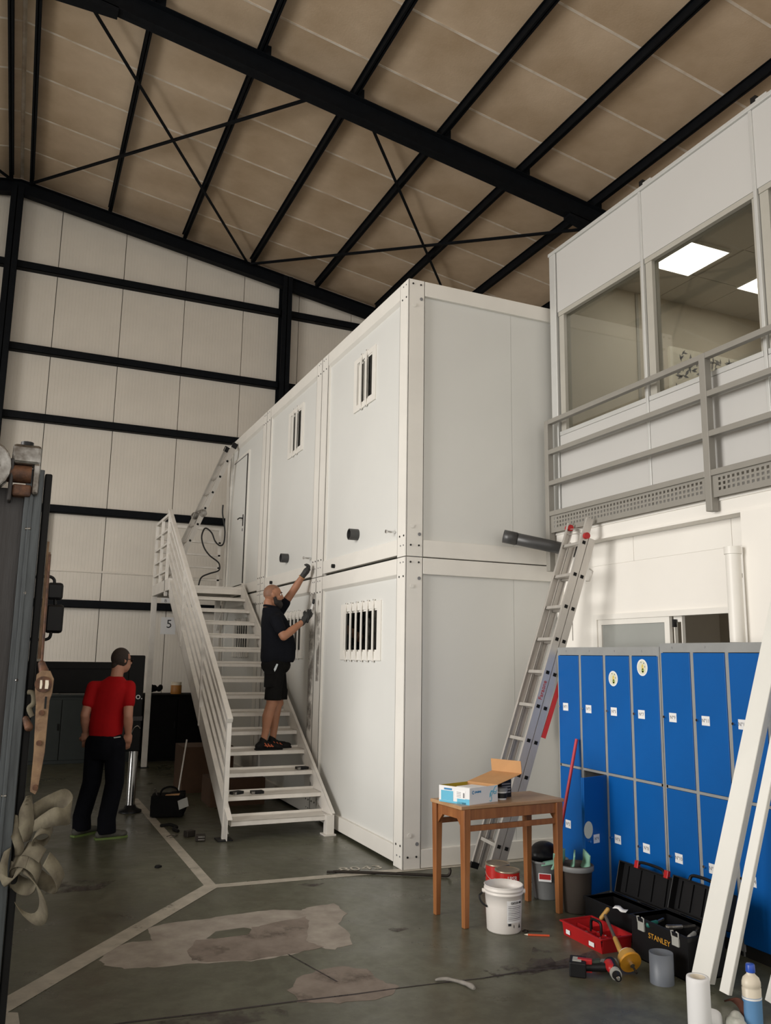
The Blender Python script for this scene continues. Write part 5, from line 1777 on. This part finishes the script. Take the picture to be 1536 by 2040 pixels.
# shorts
g = MB()
g.ball(V(-.40, 2.49, 1.62), (.165, .172, .12))
for (hp_, kn, an), w0, w1 in zip(legs, (.112, .112), (.090, .090)):
    g.cap(hp_ + V(0, 0, -.02), kn + V(.015, 0, .10), w0, w1)
    g.cyl(kn + V(.015, 0, .14), kn + V(.012, 0, .03), .094, .094, 18)
so = remeshed(g, 'shorts', 'shorts', p1, .008, 3)
q = V(-.505, 2.322, 1.47)
MB().obox(q, V(.07, .01, 0), V(0, .012, 0), V(0, 0, .085)).build('cargo_pocket', 'shorts', so, .006)
MB().obox(q + V(0, -.006, .075), V(.074, .01, 0), V(0, .012, 0), V(0, 0, .025)).build('pocket_flap', 'shorts', so, .004)
MB().prism([V(-.478, 2.298, 1.575), V(-.448, 2.305, 1.635), V(-.430, 2.305, 1.63), V(-.452, 2.298, 1.575), V(-.470, 2.292, 1.55)], V(0, -.006, 0)).build('white_tag', 'tag', so)
# shoes
for (hp_, kn, an), tw in zip(legs, (-.012, .012)):
    g = MB()
    z = .72
    b = V(an.x, an.y, z)
    g.ball(b + V(-.045, 0, .040), (.048, .040, .040))
    g.cap(b + V(-.04, 0, .05), b + V(.04, 0, .055), .040, .040)
    g.cap(b + V(.02, 0, .045), b + V(.135, tw, .036), .042, .036)
    g.ball(b + V(.165, tw, .032), (.055, .042, .030))
    g.cap(b + V(-.01, 0, .06), b + V(-.005, 0, .105), .044, .042)
    g.box(b.x - .085, b.x + .19, b.y - .03, b.y + .03, z + .004, z + .028)
    so_ = remeshed(g, 'shoe', 'shoe', p1, .006, 3)
    MB().prism([V(b.x - .09, b.y - .03, z + .002), V(b.x - .05, b.y - .042, z + .002), V(b.x + .10, b.y - .044, z + .002), V(b.x + .20, b.y - .03, z + .002), V(b.x + .222, b.y, z + .002), V(b.x + .20, b.y + .03, z + .002), V(b.x + .10, b.y + .044, z + .002), V(b.x - .05, b.y + .042, z + .002), V(b.x - .09, b.y + .03, z + .002)], V(0, 0, .016)).build('sole', 'rubber', so_)
    for k in range(3):
        MB().bar(V(b.x + .0 + .035 * k, b.y - .043, z + .078 - .008 * k), V(b.x + .035 + .030 * k, b.y - .045, z + .036), .004, .010).build('stripe', 'orange', so_)
    MB().bar(V(b.x + .0, b.y - .044, z + .05), V(b.x + .10, b.y - .046, z + .040), .004, .008).build('stripe', 'orange', so_)
# gloves
g = MB()
pn = wrn + V(.045, .0, .055)
fdir = V(.62, .02, .78).normalized()
g.cap(wrn - fdir * .02, wrn + fdir * .02, .034, .036)
g.obox(pn, fdir * .045, V(0, 1, 0) * .020, fdir.cross(V(0, 1, 0)) * .040)
g.cap(wrn + fdir * .01, pn, .034, .038)
fingers(g, pn, fdir, fdir.cross(V(0, 1, 0)) * -1, V(0, -1, 0), .085, (.5, .8, .6), .0105)
remeshed(g, 'glove', 'glove', p1, .0045, 2)
g = MB()
fd = V(.48, -.35, .80).normalized()
pf = wrf + fd * .055
sdv = fd.cross(V(1, 0, 0)).normalized()
g.cap(wrf - fd * .02, wrf + fd * .02, .033, .035)
g.obox(pf, fd * .042, sdv * .040, fd.cross(sdv) * .018)
g.cap(wrf + fd * .01, pf, .034, .038)
fingers(g, pf, fd, sdv, V(-1, 0, 0.2) * -1, .085, (.55, .9, .7), .0105)
remeshed(g, 'glove', 'glove', p1, .0045, 2)
MB().tube([wrf - fd * .035 + (sdv * math.cos(a) + fd.cross(sdv) * math.sin(a)) * .036 for a in [2 * math.pi * k / 14 for k in range(15)]], .006, 6).build('wrist_strap', 'card', p1)
sp = thing('spatula', pn + V(.0, -.0, .0), 'small putty spatula held in the lower gloved hand', 'spatula')
MB().cap(pn + V(-.005, -.035, -.06), pn + V(.03, -.03, .075), .011, .010).build('handle', 'black', sp)
MB().obox(pn + V(.045, -.03, .115), V(.012, 0, .045), V(0, .001, 0), V(.010, 0, -.003)).build('blade', 'paper', sp)
MB().cap(pn + V(.060, -.03, .155), pn + V(.063, -.03, .185), .016, .014).build('sealant_blob', 'black', sp)

# ------------------------------------------------------------------ man in the red shirt
p2 = thing('person', (-2.17, 2.12, 0), 'person in a red T-shirt and dark trousers seen from behind', 'person')
F = V(.62, .78, 0).normalized()      # body faces away from the viewer and to the right
SR = F.cross(U)
HF = V(.93, .36, -.05).normalized()
HS = HF.cross(U).normalized()
hc = V(-2.085, 2.12, 1.655)
g = MB()
g.ball(hc + U * .020 - HF * .004, (.088, .082, .096), 20, 14)
g.ball(hc + HF * .035 - U * .045, (.060, .060, .076), 16, 12)
face(g, hc, HF, HS, U, .95)
g.cap(hc - U * .07 - HF * .03, V(-2.125, 2.11, 1.43), .058, .064)
g.loft([(-2.185, 2.12, .86, .085, .115), (-2.18, 2.12, 1.0, .095, .125), (-2.165, 2.12, 1.25, .10, .13), (-2.150, 2.115, 1.38, .085, .13), (-2.130, 2.11, 1.46, .05, .06)], math.atan2(F.y, F.x))
sR, eR, wR, kR = V(-2.005, 2.04, 1.40), V(-2.005, 1.965, 1.13), V(-1.985, 2.03, .955), V(-2.0, 2.07, .90)
sL, eL, wL = V(-2.325, 2.16, 1.39), V(-2.385, 2.13, 1.13), V(-2.36, 2.22, .96)
for s_, e_, w_ in ((sR, eR, wR), (sL, eL, wL)):
    g.cap(s_, e_, .056, .044)
    g.cap(e_, e_.lerp(w_, .35), .043, .046)
    g.cap(e_.lerp(w_, .35), w_, .046, .030)
for w_, dd_ in ((wR, V(.0, .3, -.9)), (wL, V(.1, .35, -.9))):
    pm_ = w_ + dd_.normalized() * .05
    g.cap(w_, pm_, .030, .036)
    g.obox(pm_, dd_.normalized() * .04, V(.04, .0, 0), V(0, .016, 0))
    fingers(g, pm_, dd_.normalized(), V(1, 0, 0), V(0, -1, 0), .08, (.25, .35, .3), .0095)
lg = ((V(-2.10, 2.06, .92), V(-2.075, 2.07, .50), V(-2.13, 2.045, .075)), (V(-2.26, 2.18, .92), V(-2.27, 2.21, .50), V(-2.335, 2.27, .075)))
for hp_, kn, an in lg:
    g.cap(hp_, kn, .06, .055)
    g.cap(kn, an, .055, .035)
    g.cap(an, an + V(.04, .02, -.03), .030, .025)
remeshed(g, 'body', 'skin2', p2, .0085, 3)
g = MB()
g.ball(hc + U * .022 - HF * .010, (.0925, .0865, .1005), 24, 16)
g.cap(hc - HF * .045 - U * .02, hc - HF * .055 - U * .055, .05, .042)
hr = remeshed(g, 'hair', 'hair', p2, .006, 2)
bm_c = bmesh.new()
bm_c.from_mesh(hr.data)
dl_ = []
for v in bm_c.verts:
    w_ = v.co + WORLD[hr] - hc
    if w_.dot(HF) > .03 and w_.z < .055 + .1 * w_.dot(HF):
        dl_.append(v)
bmesh.ops.delete(bm_c, geom=dl_, context='VERTS')
bm_c.to_mesh(hr.data)
bm_c.free()
MB().tube([hc + HS * .088 + U * .010 - HF * .01, hc + HS * .078 + U * .012 + HF * .075, hc + HF * .098 + U * .010 + HS * .05, hc + HF * .102 + U * .008], .0035, 6).build('glasses', 'black', p2)
MB().prism([hc + HF * .095 + HS * a + U * b for a, b in ((.012, -.012), (.058, -.012), (.060, .018), (.010, .020))], HF * .003).build('spectacle_lens', 'black', p2)
g = MB()
AN2 = math.atan2(F.y, F.x)
g.loft([(-2.185, 2.12, .925, .122, .152), (-2.185, 2.12, 1.0, .130, .160), (-2.175, 2.12, 1.15, .132, .162), (-2.160, 2.12, 1.30, .134, .172), (-2.150, 2.115, 1.39, .120, .172),
        (-2.140, 2.11, 1.44, .098, .140), (-2.132, 2.11, 1.475, .076, .095), (-2.128, 2.11, 1.50, .062, .066)], AN2)
g.cap(V(-2.03, 2.05, 1.40), V(-2.30, 2.16, 1.395), .060, .060)
g.cap(sR, sR.lerp(eR, .56), .066, .062)
g.cap(sL, sL.lerp(eL, .56), .066, .062)
remeshed(g, 't_shirt', 'redshirt', p2, .009, 10)
g = MB()
g.loft([(-2.18, 2.12, .72, .10, .14), (-2.182, 2.12, .80, .128, .160), (-2.185, 2.12, .90, .126, .156), (-2.185, 2.12, .97, .122, .150), (-2.182, 2.12, 1.03, .110, .140)], AN2)
for hp_, kn, an in lg:
    g.cap(hp_ + V(0, 0, -.06), kn, .104, .088)
    g.cap(kn, an + V(0, 0, .10), .088, .084)
    g.cyl(an + V(0, 0, .12), an + V(.01, 0, -.025), .084, .088, 18)
remeshed(g, 'trousers', 'jeans', p2, .009, 8)
for (hp_, kn, an), dv in zip(lg, (V(.98, .12, 0), V(.8, .6, 0))):
    dv.normalize()
    b = V(an.x, an.y, 0)
    g = MB()
    g.ball(b - dv * .045 + U * .045, (.05, .042, .042))
    g.cap(b - dv * .03 + U * .05, b + dv * .12 + U * .040, .044, .036)
    g.ball(b + dv * .155 + U * .036, (.05, .045, .032))
    s_ = remeshed(g, 'shoe', 'shoegrey', p2, .007, 2)
    sv = V(-dv.y, dv.x, 0)
    MB().prism([b - dv * .095 + sv * .03, b - dv * .095 - sv * .03, b - dv * .02 - sv * .045, b + dv * .13 - sv * .046, b + dv * .205 - sv * .02, b + dv * .205 + sv * .02, b + dv * .13 + sv * .046, b - dv * .02 + sv * .045], V(0, 0, .018)).build('sole', 'greensole', s_)
MB().bar(V(-2.14, 1.985, .925), V(-2.06, 1.975, .935), .004, .010).build('belt_edge', 'toolgrey', p2)

# ================================================================== lorry at the left
tk = thing('lorry', (-4.2, .5, 0), 'dark lorry at the left edge with an upright steel loading ramp', 'lorry')
# upright ramp at the rear: plate, worn edge channel, dark side rib
RY = -2.98
box('ramp_plate', 'truckgrey', -4.35, -3.075, RY, RY + .03, .32, 2.36, tk, .004)
for z in (.36, .9, 1.4, 1.9, 2.32):
    box('ramp_rib', 'truckgrey', -4.35, -3.09, RY + .03, RY + .075, z - .03, z + .03, tk)
g = MB().box(-3.078, -3.012, RY - .028, RY + .012, .30, 2.44).box(-3.018, -3.012, RY - .028, RY + .11, .30, 2.42).box(-3.06, -3.045, RY - .036, RY - .028, .30, 2.34)
g.build('ramp_edge', 'truckblue', tk, .005)
g = MB().box(-3.010, -2.982, RY - .01, RY + .07, .30, 2.43)
g.build('ramp_side_bar', 'truckdark', tk, .006)
box('guide_strip', 'brass', -2.980, -2.972, RY + .01, RY + .03, 1.70, 2.16, tk)
box('guide_strip', 'brass', -2.972, -2.964, RY + .03, RY + .05, 1.70, 2.12, tk)
# hinge lugs and pins at the top of the ramp
g = MB()
g.box(-3.135, -3.030, RY - .060, RY + .03, 2.450, 2.530).box(-3.055, -3.030, RY - .060, RY + .03, 2.33, 2.46)
g.build('hinge_lug', 'greasy', tk, .016)
MB().cyl((-3.20, RY - .025, 2.415), (-3.060, RY - .025, 2.415), .036, n=18).build('hinge_pin', 'rust', tk)
box('hinge_pad', 'rust', -3.125, -3.056, RY - .045, RY + .02, 2.325, 2.372, tk, .008)
box('hinge_cheek', 'truckgrey', -3.14, -3.125, RY - .06, RY + .03, 2.30, 2.47, tk, .006)
g = MB()
cx, cz = -3.215, 2.43
n = 20
o_ = [(cx + .082 * math.cos(2 * math.pi * i / n), RY - .08, cz + .098 * math.sin(2 * math.pi * i / n)) for i in range(n)]
i_ = [(cx + .040 * math.cos(2 * math.pi * i / n), RY - .08, cz + .05 * math.sin(2 * math.pi * i / n)) for i in range(n)]
g.ring(o_, i_, (0, .06, 0))
g.build('shackle', 'greasy', tk, .008)
MB().cyl((-3.085, RY - .01, 2.53), (-3.085, RY - .01, 2.548), .024, n=12).build('grease_cap', 'black', tk)
for z in (2.2, 1.95, 1.62, 1.2):
    MB().cyl((-3.045 - random.uniform(0, .02), RY - .028, z), (-3.045, RY - .034, z), .006, n=8).build('rivet', 'greasy', tk)
# flat bed, unseen shading block, cab behind the ramp
box('bed', 'truckdark', -5.2, -3.03, -2.85, 2.9, .52, .64, tk, .01)
for y in (-1.8, -.6):
    box('bed_lashing_ring', 'greasy', -3.03, -3.015, y - .04, y + .04, .55, .61, tk)
box('shade_block', 'truckdark', -5.1, -3.1, .75, 2.85, .64, 2.45, tk, .04)  # unseen mass added on the bed to shade the person in red
for z in (1.3, 1.75, 2.2):
    box('shade_block_rib', 'truckgrey', -3.1, -3.07, .8, 2.8, z - .04, z + .04, tk)  # ribs on the added shading mass
g = MB().prism([(-5.2, 3.0, .6), (-5.2, 4.75, .6), (-5.2, 4.8, 1.5), (-5.2, 4.45, 2.6), (-5.2, 3.1, 2.7)], (2.15, 0, 0))
g.build('cab', 'truckdark', tk, .05)
for y in (-1.6, -.5, 4.0):
    for x in (-4.95, -3.3):
        MB().cyl((x - .13, y, .26), (x + .13, y, .26), .26, n=28).build('wheel', 'rubber', tk)
        MB().cyl((x - .135, y, .26), (x + .135, y, .26), .15, n=20).build('wheel_rim', 'greasy', tk)
box('chassis', 'truckdark', -4.6, -3.6, -2.7, 4.2, .34, .52, tk)
# door mirrors on a bracket
MB().tube(smooth_path([(-3.02, 4.2, 2.58), (-2.78, 4.02, 2.60), (-2.70, 4.0, 2.57), (-2.69, 4.0, 2.50)]), .018, 8).build('mirror_arm', 'black', tk)
MB().tube(smooth_path([(-3.02, 4.2, 1.88), (-2.80, 4.02, 1.86), (-2.70, 4.0, 1.88), (-2.68, 4.0, 1.96)]), .018, 8).build('mirror_arm', 'black', tk)
MB().cyl((-2.66, 4.01, 2.25), (-2.67, 4.01, 2.36), .02, n=10).build('mirror_arm', 'black', tk)
for z0, z1, x0, x1 in ((2.325, 2.53, -2.765, -2.585), (1.94, 2.275, -2.755, -2.56)):
    m_ = box('mirror', 'black', x0, x1, 3.97, 4.08, z0, z1, tk, .035)
    box('mirror_glass', 'black', x0 + .025, x1 - .025, 3.962, 3.968, z0 + .03, z1 - .03, m_)
# stabiliser beam and leg
box('stabiliser_beam', 'truckdark', -3.6, -1.80, 3.27, 3.47, 1.285, 1.62, tk, .012)
box('beam_lip', 'truckdark', -3.6, -1.86, 3.255, 3.27, 1.55, 1.60, tk)
g = MB().box(-1.87, -1.695, 3.26, 3.46, .655, 1.70)
hs_ = g.build('leg_housing', 'truckdark', tk, .012)
box('housing_band', 'truckgrey', -1.875, -1.69, 3.253, 3.467, .985, 1.03, hs_)
text('lettering', 'K·o.', 'paper', (-1.785, 3.2585, 1.25), (1, 0, 0), (0, 0, 1), .075, hs_)
MB().tube(smooth_path([(-1.80, 3.25, .84), (-1.78, 3.245, .90), (-1.74, 3.245, .93), (-1.71, 3.25, .90)]), .009, 6).build('hydraulic_pipe', 'greasy', hs_)
MB().cyl((-1.745, 3.36, .06), (-1.745, 3.36, .70), .048, n=24).build('stabiliser_rod', 'chrome', tk)
MB().lathe((-1.745, 3.36, 0), [(.125, 0), (.125, .02), (.07, .04), (.055, .075), (.001, .075)], 28).build('foot', 'black', tk)

# ratchet strap hanging on the ramp edge
rs = thing('ratchet_strap', (-2.94, -2.97, 1.2), 'rusty ratchet with bunched beige webbing hanging from the ramp', 'ratchet strap')
RC = V(-2.953, -3.03, 0)


def rp_(u, v, dy=0.0):
    """a point on the hanging strap: picture-like offsets in metres right and up of the ratchet drum"""
    return V(-2.953 + u * .92, -3.03 - u * .37 + dy, 1.606 + v)


hp = []
for sgn, dy in ((1, -.022), (-1, .022)):
    out = [rp_(-.028, .035, dy), rp_(-.010, .052, dy), rp_(.022, .050, dy), rp_(.038, .02, dy), rp_(.036, -.03, dy), rp_(.028, -.06, dy), rp_(.026, -.25, dy), rp_(.012, -.385, dy), rp_(.004, -.40, dy), rp_(-.016, -.39, dy), rp_(-.014, -.25, dy), rp_(-.022, -.07, dy), rp_(-.030, -.02, dy)]
    MB().prism(out, V(.001, .003, 0)).build('handle_plate', 'brass', rs, .001)
MB().cyl(rp_(.0, .0, -.034), rp_(0, 0, .034), .030, n=20).build('drum', 'rust', rs)
for e in (-1, 1):
    MB().prism([rp_(e * .012 + a, b, -.036) for a, b in ((-.006, -.016), (.006, -.016), (.008, 0), (.006, .016), (-.006, .016))], V(0, -.003, 0)).build('drum_half', 'ivory', rs)
for v in (-.105, -.215, -.375):
    MB().cyl(rp_(.002, v, -.030), rp_(.002, v, .03), .010, n=12).build('rivet', 'rust', rs)
MB().prism([rp_(.01, -.045, -.028), rp_(.018, -.045, -.028), rp_(.018, -.09, -.028), rp_(.01, -.09, -.028)], V(0, -.002, 0)).build('pawl', 'truckdark', rs)
MB().cap(rp_(-.012, .075, 0), rp_(-.002, .05, 0), .014, .018).build('hook', 'rust', rs)
MB().tube([rp_(-.012, .08, 0), rp_(-.016, .5, .02)], .005, 6).build('hook_rod', 'rust', rs)
MB().cap(rp_(-.055, -.13, 0), rp_(-.04, -.16, 0), .012, .016).build('side_pin', 'rust', rs)
MB().tube(smooth_path([rp_(-.055, -.03, -.01), rp_(-.035, -.035, -.01), rp_(-.03, -.07, -.01), rp_(-.045, -.09, -.01), rp_(-.03, -.12, -.01)]), .010, 6).build('hook', 'web', rs)

# webbing: offsets measured from the drum in metres
K = .00194


def wp(px, py, dy=0.0):
    """strap point from its offset (drum = 85,1362) scaled to real size at the ramp"""
    return rp_((px - 85) * K, -(py - 1362) * K, dy)


WX = V(.92, -.37, 0)
bands = []
bands.append(([wp(76, 1572), wp(74, 1600), wp(76, 1630), wp(80, 1655)], [WX * .010 + V(0, .012, 0), WX * .026, WX * .028, WX * .012 + V(0, .02, 0)]))
bands.append(([wp(84, 1604, .01), wp(110, 1592, .03), wp(140, 1580, .035), wp(158, 1592, .0), (wp(150, 1606, -.03)), wp(128, 1606, -.045), wp(104, 1618, -.02), wp(90, 1628, .0)], [V(0, 0, .030), V(0, 0, .034), V(.01, 0, .036), V(.004, 0, .034), V(-.01, 0, .03), V(-.006, 0, .033), V(0, 0, .026), V(0, 0, .02)]))
ell = lambda cx, cy, a, b, th, n=18, d0=.03, t0=0, t1=360: [wp(cx + a * math.cos(math.radians(t)) * math.cos(th) - b * math.sin(math.radians(t)) * math.sin(th), cy + a * math.cos(math.radians(t)) * math.sin(th) + b * math.sin(math.radians(t)) * math.cos(th), d0 * math.sin(math.radians(t))) for t in [t0 + (t1 - t0) * k / (n - 1) for k in range(n)]]
bands.append((ell(108, 1647, 18, 14, -.6, 16), [WX * -.006 + V(0, -.012, -.012)] * 16))
bands.append((ell(112, 1702, 48, 18, .75, 20, .03, -100, 250), [WX * -.012 + V(0, -.012, -.022)] * 20))
bands.append((ell(80, 1712, 30, 24, .8, 20, .03, -120, 240), [WX * -.008 + V(0, -.012, -.026)] * 20))
bands.append((ell(84, 1748, 54, 27, 1.0, 22, .04, -150, 200), [WX * .016 + V(0, -.012, -.018)] * 22))
bands.append(([wp(52, 1608, .01), wp(56, 1640, .0), wp(66, 1665, -.01), wp(64, 1680, -.01)], [WX * .010 + V(0, -.012, 0), WX * .018, WX * .018, WX * .010]))
bands.append(([wp(44, 1668, -.02), wp(40, 1690, -.03), wp(40, 1712, -.03), wp(55, 1722, -.035), wp(68, 1708, -.03), wp(72, 1694, -.01)], [WX * .012 + V(0, 0, .008), WX * .014, WX * .02 + V(0, 0, -.012), WX * .022 + V(0, 0, .02), WX * .020 + V(0, 0, .022), WX * .012 + V(0, 0, .012)]))
for pts, wd in bands:
    P = smooth_path(pts, 4)
    Wd = smooth_path(wd, 4)
    MB().ribbon(P, Wd, .0014).build('webbing', 'web', rs)

# ================================================================== far left corner: cabinets, boxes, bag
def cabinet(name, x0, x1, y0, y1, h, m, label, doors):
    t = thing(name, ((x0 + x1) / 2, (y0 + y1) / 2, 0), label, 'cabinet')
    box('body', m, x0, x1, y0 + .02, y1, .0, h, t, .006)
    for k in range(doors):
        a, b = x0 + (x1 - x0) * k / doors, x0 + (x1 - x0) * (k + 1) / doors
        d = box('door', m, a + .006, b - .006, y0, y0 + .02, .06, h - .05, t, .004)
        box('handle', 'truckdark', b - .05, b - .035, y0 - .02, y0, h * .5, h * .5 + .1, d)
    box('top_board', m, x0 - .01, x1 + .01, y0 - .01, y1, h, h + .03, t, .004)
    return t


cabinet('low_cabinet', -3.5, -1.08, 7.75, 8.30, 1.03, 'dgreen', 'dark green low cabinet along the wall behind the person in red', 4)
cabinet('black_cabinet', -1.0, .0, 7.70, 8.30, 1.03, 'cloth', 'black cabinet under the stairs against the hall wall', 2)
t = thing('white_tube', (-2.6, 7.9, 1.06), 'pale tube lying on the dark green cabinet', 'tube')
MB().cyl((-2.85, 7.92, 1.10), (-2.35, 7.95, 1.10), .035, n=12).build('roll', 'ivory', t)
MB().cyl((-2.35, 7.95, 1.10), (-2.30, 7.953, 1.10), .028, n=12).build('dark_end', 'black', t)
t = thing('jar', (-.52, 7.85, 1.06), 'orange jar with a white lid on the black cabinet', 'jar')
MB().lathe((-.52, 7.85, 1.06), [(.085, 0), (.09, .01), (.09, .14), (.08, .15)], 24).build('body', 'jar', t)
MB().lathe((-.52, 7.85, 1.205), [(.085, 0), (.085, .05), (.001, .052)], 24).build('lid', 'ivory', t)
g = MB()
for k in range(12):
    g.ball((-.85 + random.uniform(-.09, .09), 7.88 + random.uniform(-.05, .05), 1.125 + random.uniform(0, .05)), random.uniform(.03, .055), 10, 7)
o = remeshed(g, 'black_cloth', 'cloth', None, .012, 2)
tag(o, 'crumpled black cloth on the black cabinet beside the jar', 'cloth')


def carton(x0, x1, y0, y1, h, m, label, words=None):
    t = thing('cardboard_box', ((x0 + x1) / 2, (y0 + y1) / 2, 0), label, 'box', 'brown boxes under the stairs')
    box('body', m, x0, x1, y0, y1, 0, h - .004, t)
    xm = (x0 + x1) / 2
    box('top_flap', m, x0, xm - .003, y0, y1, h - .004, h, t)
    box('top_flap', m, xm + .003, x1, y0, y1, h - .004, h, t)
    if words:
        for k, w_ in enumerate(words):
            text('lettering', w_, 'ink', (xm + .1, y0 - .0012, h * .74 - .085 * k), (1, 0, 0), (0, 0, 1), .06, t)
    return t


carton(-1.00, -.36, 4.4, 4.95, .56, 'cardd', 'brown printed box seen behind the stair railing', ['STR'])
t = carton(-.86, -.22, 3.35, 3.85, .30, 'cardd', 'flat brown box on the floor under the lowest treads')
box('printed_square', 'inkg', -.52, -.44, 3.349, 3.35, .10, .18, t)
box('printed_square_inner', 'cardd', -.51, -.45, 3.3485, 3.349, .11, .17, t)
carton(-.88, -.20, 5.0, 5.6, .42, 'cardd', 'brown box deeper under the stairs')
t = thing('broom', (-.95, 4.3, .0), 'thin white broom stick leaning on the brown printed box', 'broom')
MB().cyl((-1.06, 4.25, .05), (-.97, 4.36, .66), .010, n=8).build('stick', 'stair', t)
MB().obox((-1.065, 4.245, .03), (.09, .02, 0), (-.005, .02, 0), (0, 0, .03)).build('brush', 'black', t, .004)

bgp = thing('tool_bag', (-1.40, 2.95, 0), 'black open tool bag on the floor beside the white line', 'bag')
g = MB()
g.obox((-1.40, 2.98, .12), (.17, -.04, 0), (.03, .12, 0), (0, 0, .11))
g.ball((-1.50, 2.98, .10), (.09, .12, .10)).ball((-1.30, 2.95, .11), (.10, .11, .11))
bb = remeshed(g, 'body', 'cloth', bgp, .015, 4)
MB().obox((-1.27, 2.815, .15), (.045, -.02, .02), (.002, .004, 0), (-.01, .005, .045)).build('papers', 'toolgrey', bgp)
MB().obox((-1.37, 2.90, .225), (.07, -.015, .005), (.01, .03, 0), (0, 0, .012)).build('wooden_handle', 'card', bgp)
MB().tube(smooth_path([(-1.50, 2.95, .18), (-1.48, 2.93, .28), (-1.40, 2.93, .31), (-1.32, 2.93, .28), (-1.30, 2.93, .18)]), .010, 6).build('strap', 'cloth', bgp)
MB().cyl((-1.52, 2.93, .20), (-1.56, 2.90, .30), .008, n=8).build('tool_shaft', 'greasy', bgp)

for i, (x, y, a, lb) in enumerate(((-1.375, 1.88, .4, 'small steel block on the floor, left of the stair foot, farther one'), (-1.315, 1.66, -.2, 'small steel block on the floor, left of the stair foot, nearer one'))):
    t = thing('steel_block', (x, y, 0), lb, 'block', 'steel blocks beside the stair foot')
    c_, s_ = math.cos(a), math.sin(a)
    MB().obox((x, y, .03), (.045 * c_, .045 * s_, 0), (-.035 * s_, .035 * c_, 0), (0, 0, .028)).build('block', 'iron', t, .004)
    MB().obox((x - .006 * s_, y - .036, .042), (.03 * c_, .03 * s_, 0), (0, .002, 0), (0, 0, .005)).build('bright_edge', 'greasy', t)
    MB().obox((x - .006 * s_, y - .036, .018), (.03 * c_, .03 * s_, 0), (0, .002, 0), (0, 0, .004)).build('bright_edge', 'greasy', t)
t = thing('chain_clamp', (-1.46, 2.25, 0), 'dark crumpled strap end lying on the white line', 'strap')
MB().tube(smooth_path([(-1.56, 2.42, .012), (-1.48, 2.36, .03), (-1.42, 2.30, .012), (-1.47, 2.2, .02), (-1.44, 2.1, .012)]), .016, 6).build('strap', 'rubber', t)
t = thing('wire_loop', (-1.52, 1.95, 0), 'thin bright wire loop on the white floor line', 'wire')
MB().tube(smooth_path([(-1.58, 1.93, .004), (-1.52, 1.99, .004), (-1.47, 1.97, .004), (-1.52, 1.90, .004), (-1.56, 1.88, .004)]), .004, 6).build('loop', 'greasy', t)
t = thing('rubber_scrap', (-1.835, .80, 0), 'tiny black rubber scrap on the open floor', 'scrap')
MB().prism([(-1.865, .79, 0), (-1.84, .765, 0), (-1.805, .795, 0), (-1.82, .835, 0), (-1.85, .83, 0)], (0, 0, .014)).build('scrap', 'rubber', t, .002)
t = thing('twisted_paper', (-.70, -2.22, 0), 'twisted grey paper scrap lying on the floor crack', 'scrap')
MB().tube(smooth_path([(-.83, -2.19, .008), (-.78, -2.21, .014), (-.73, -2.25, .010), (-.70, -2.32, .012), (-.69, -2.37, .008)]), [.006, .007, .009, .010, .010, .010, .011, .010, .009, .009, .009, .010, .011, .012, .011, .013, .014, .015, .014, .012, .008], 6).build('twist', 'scrap', t)
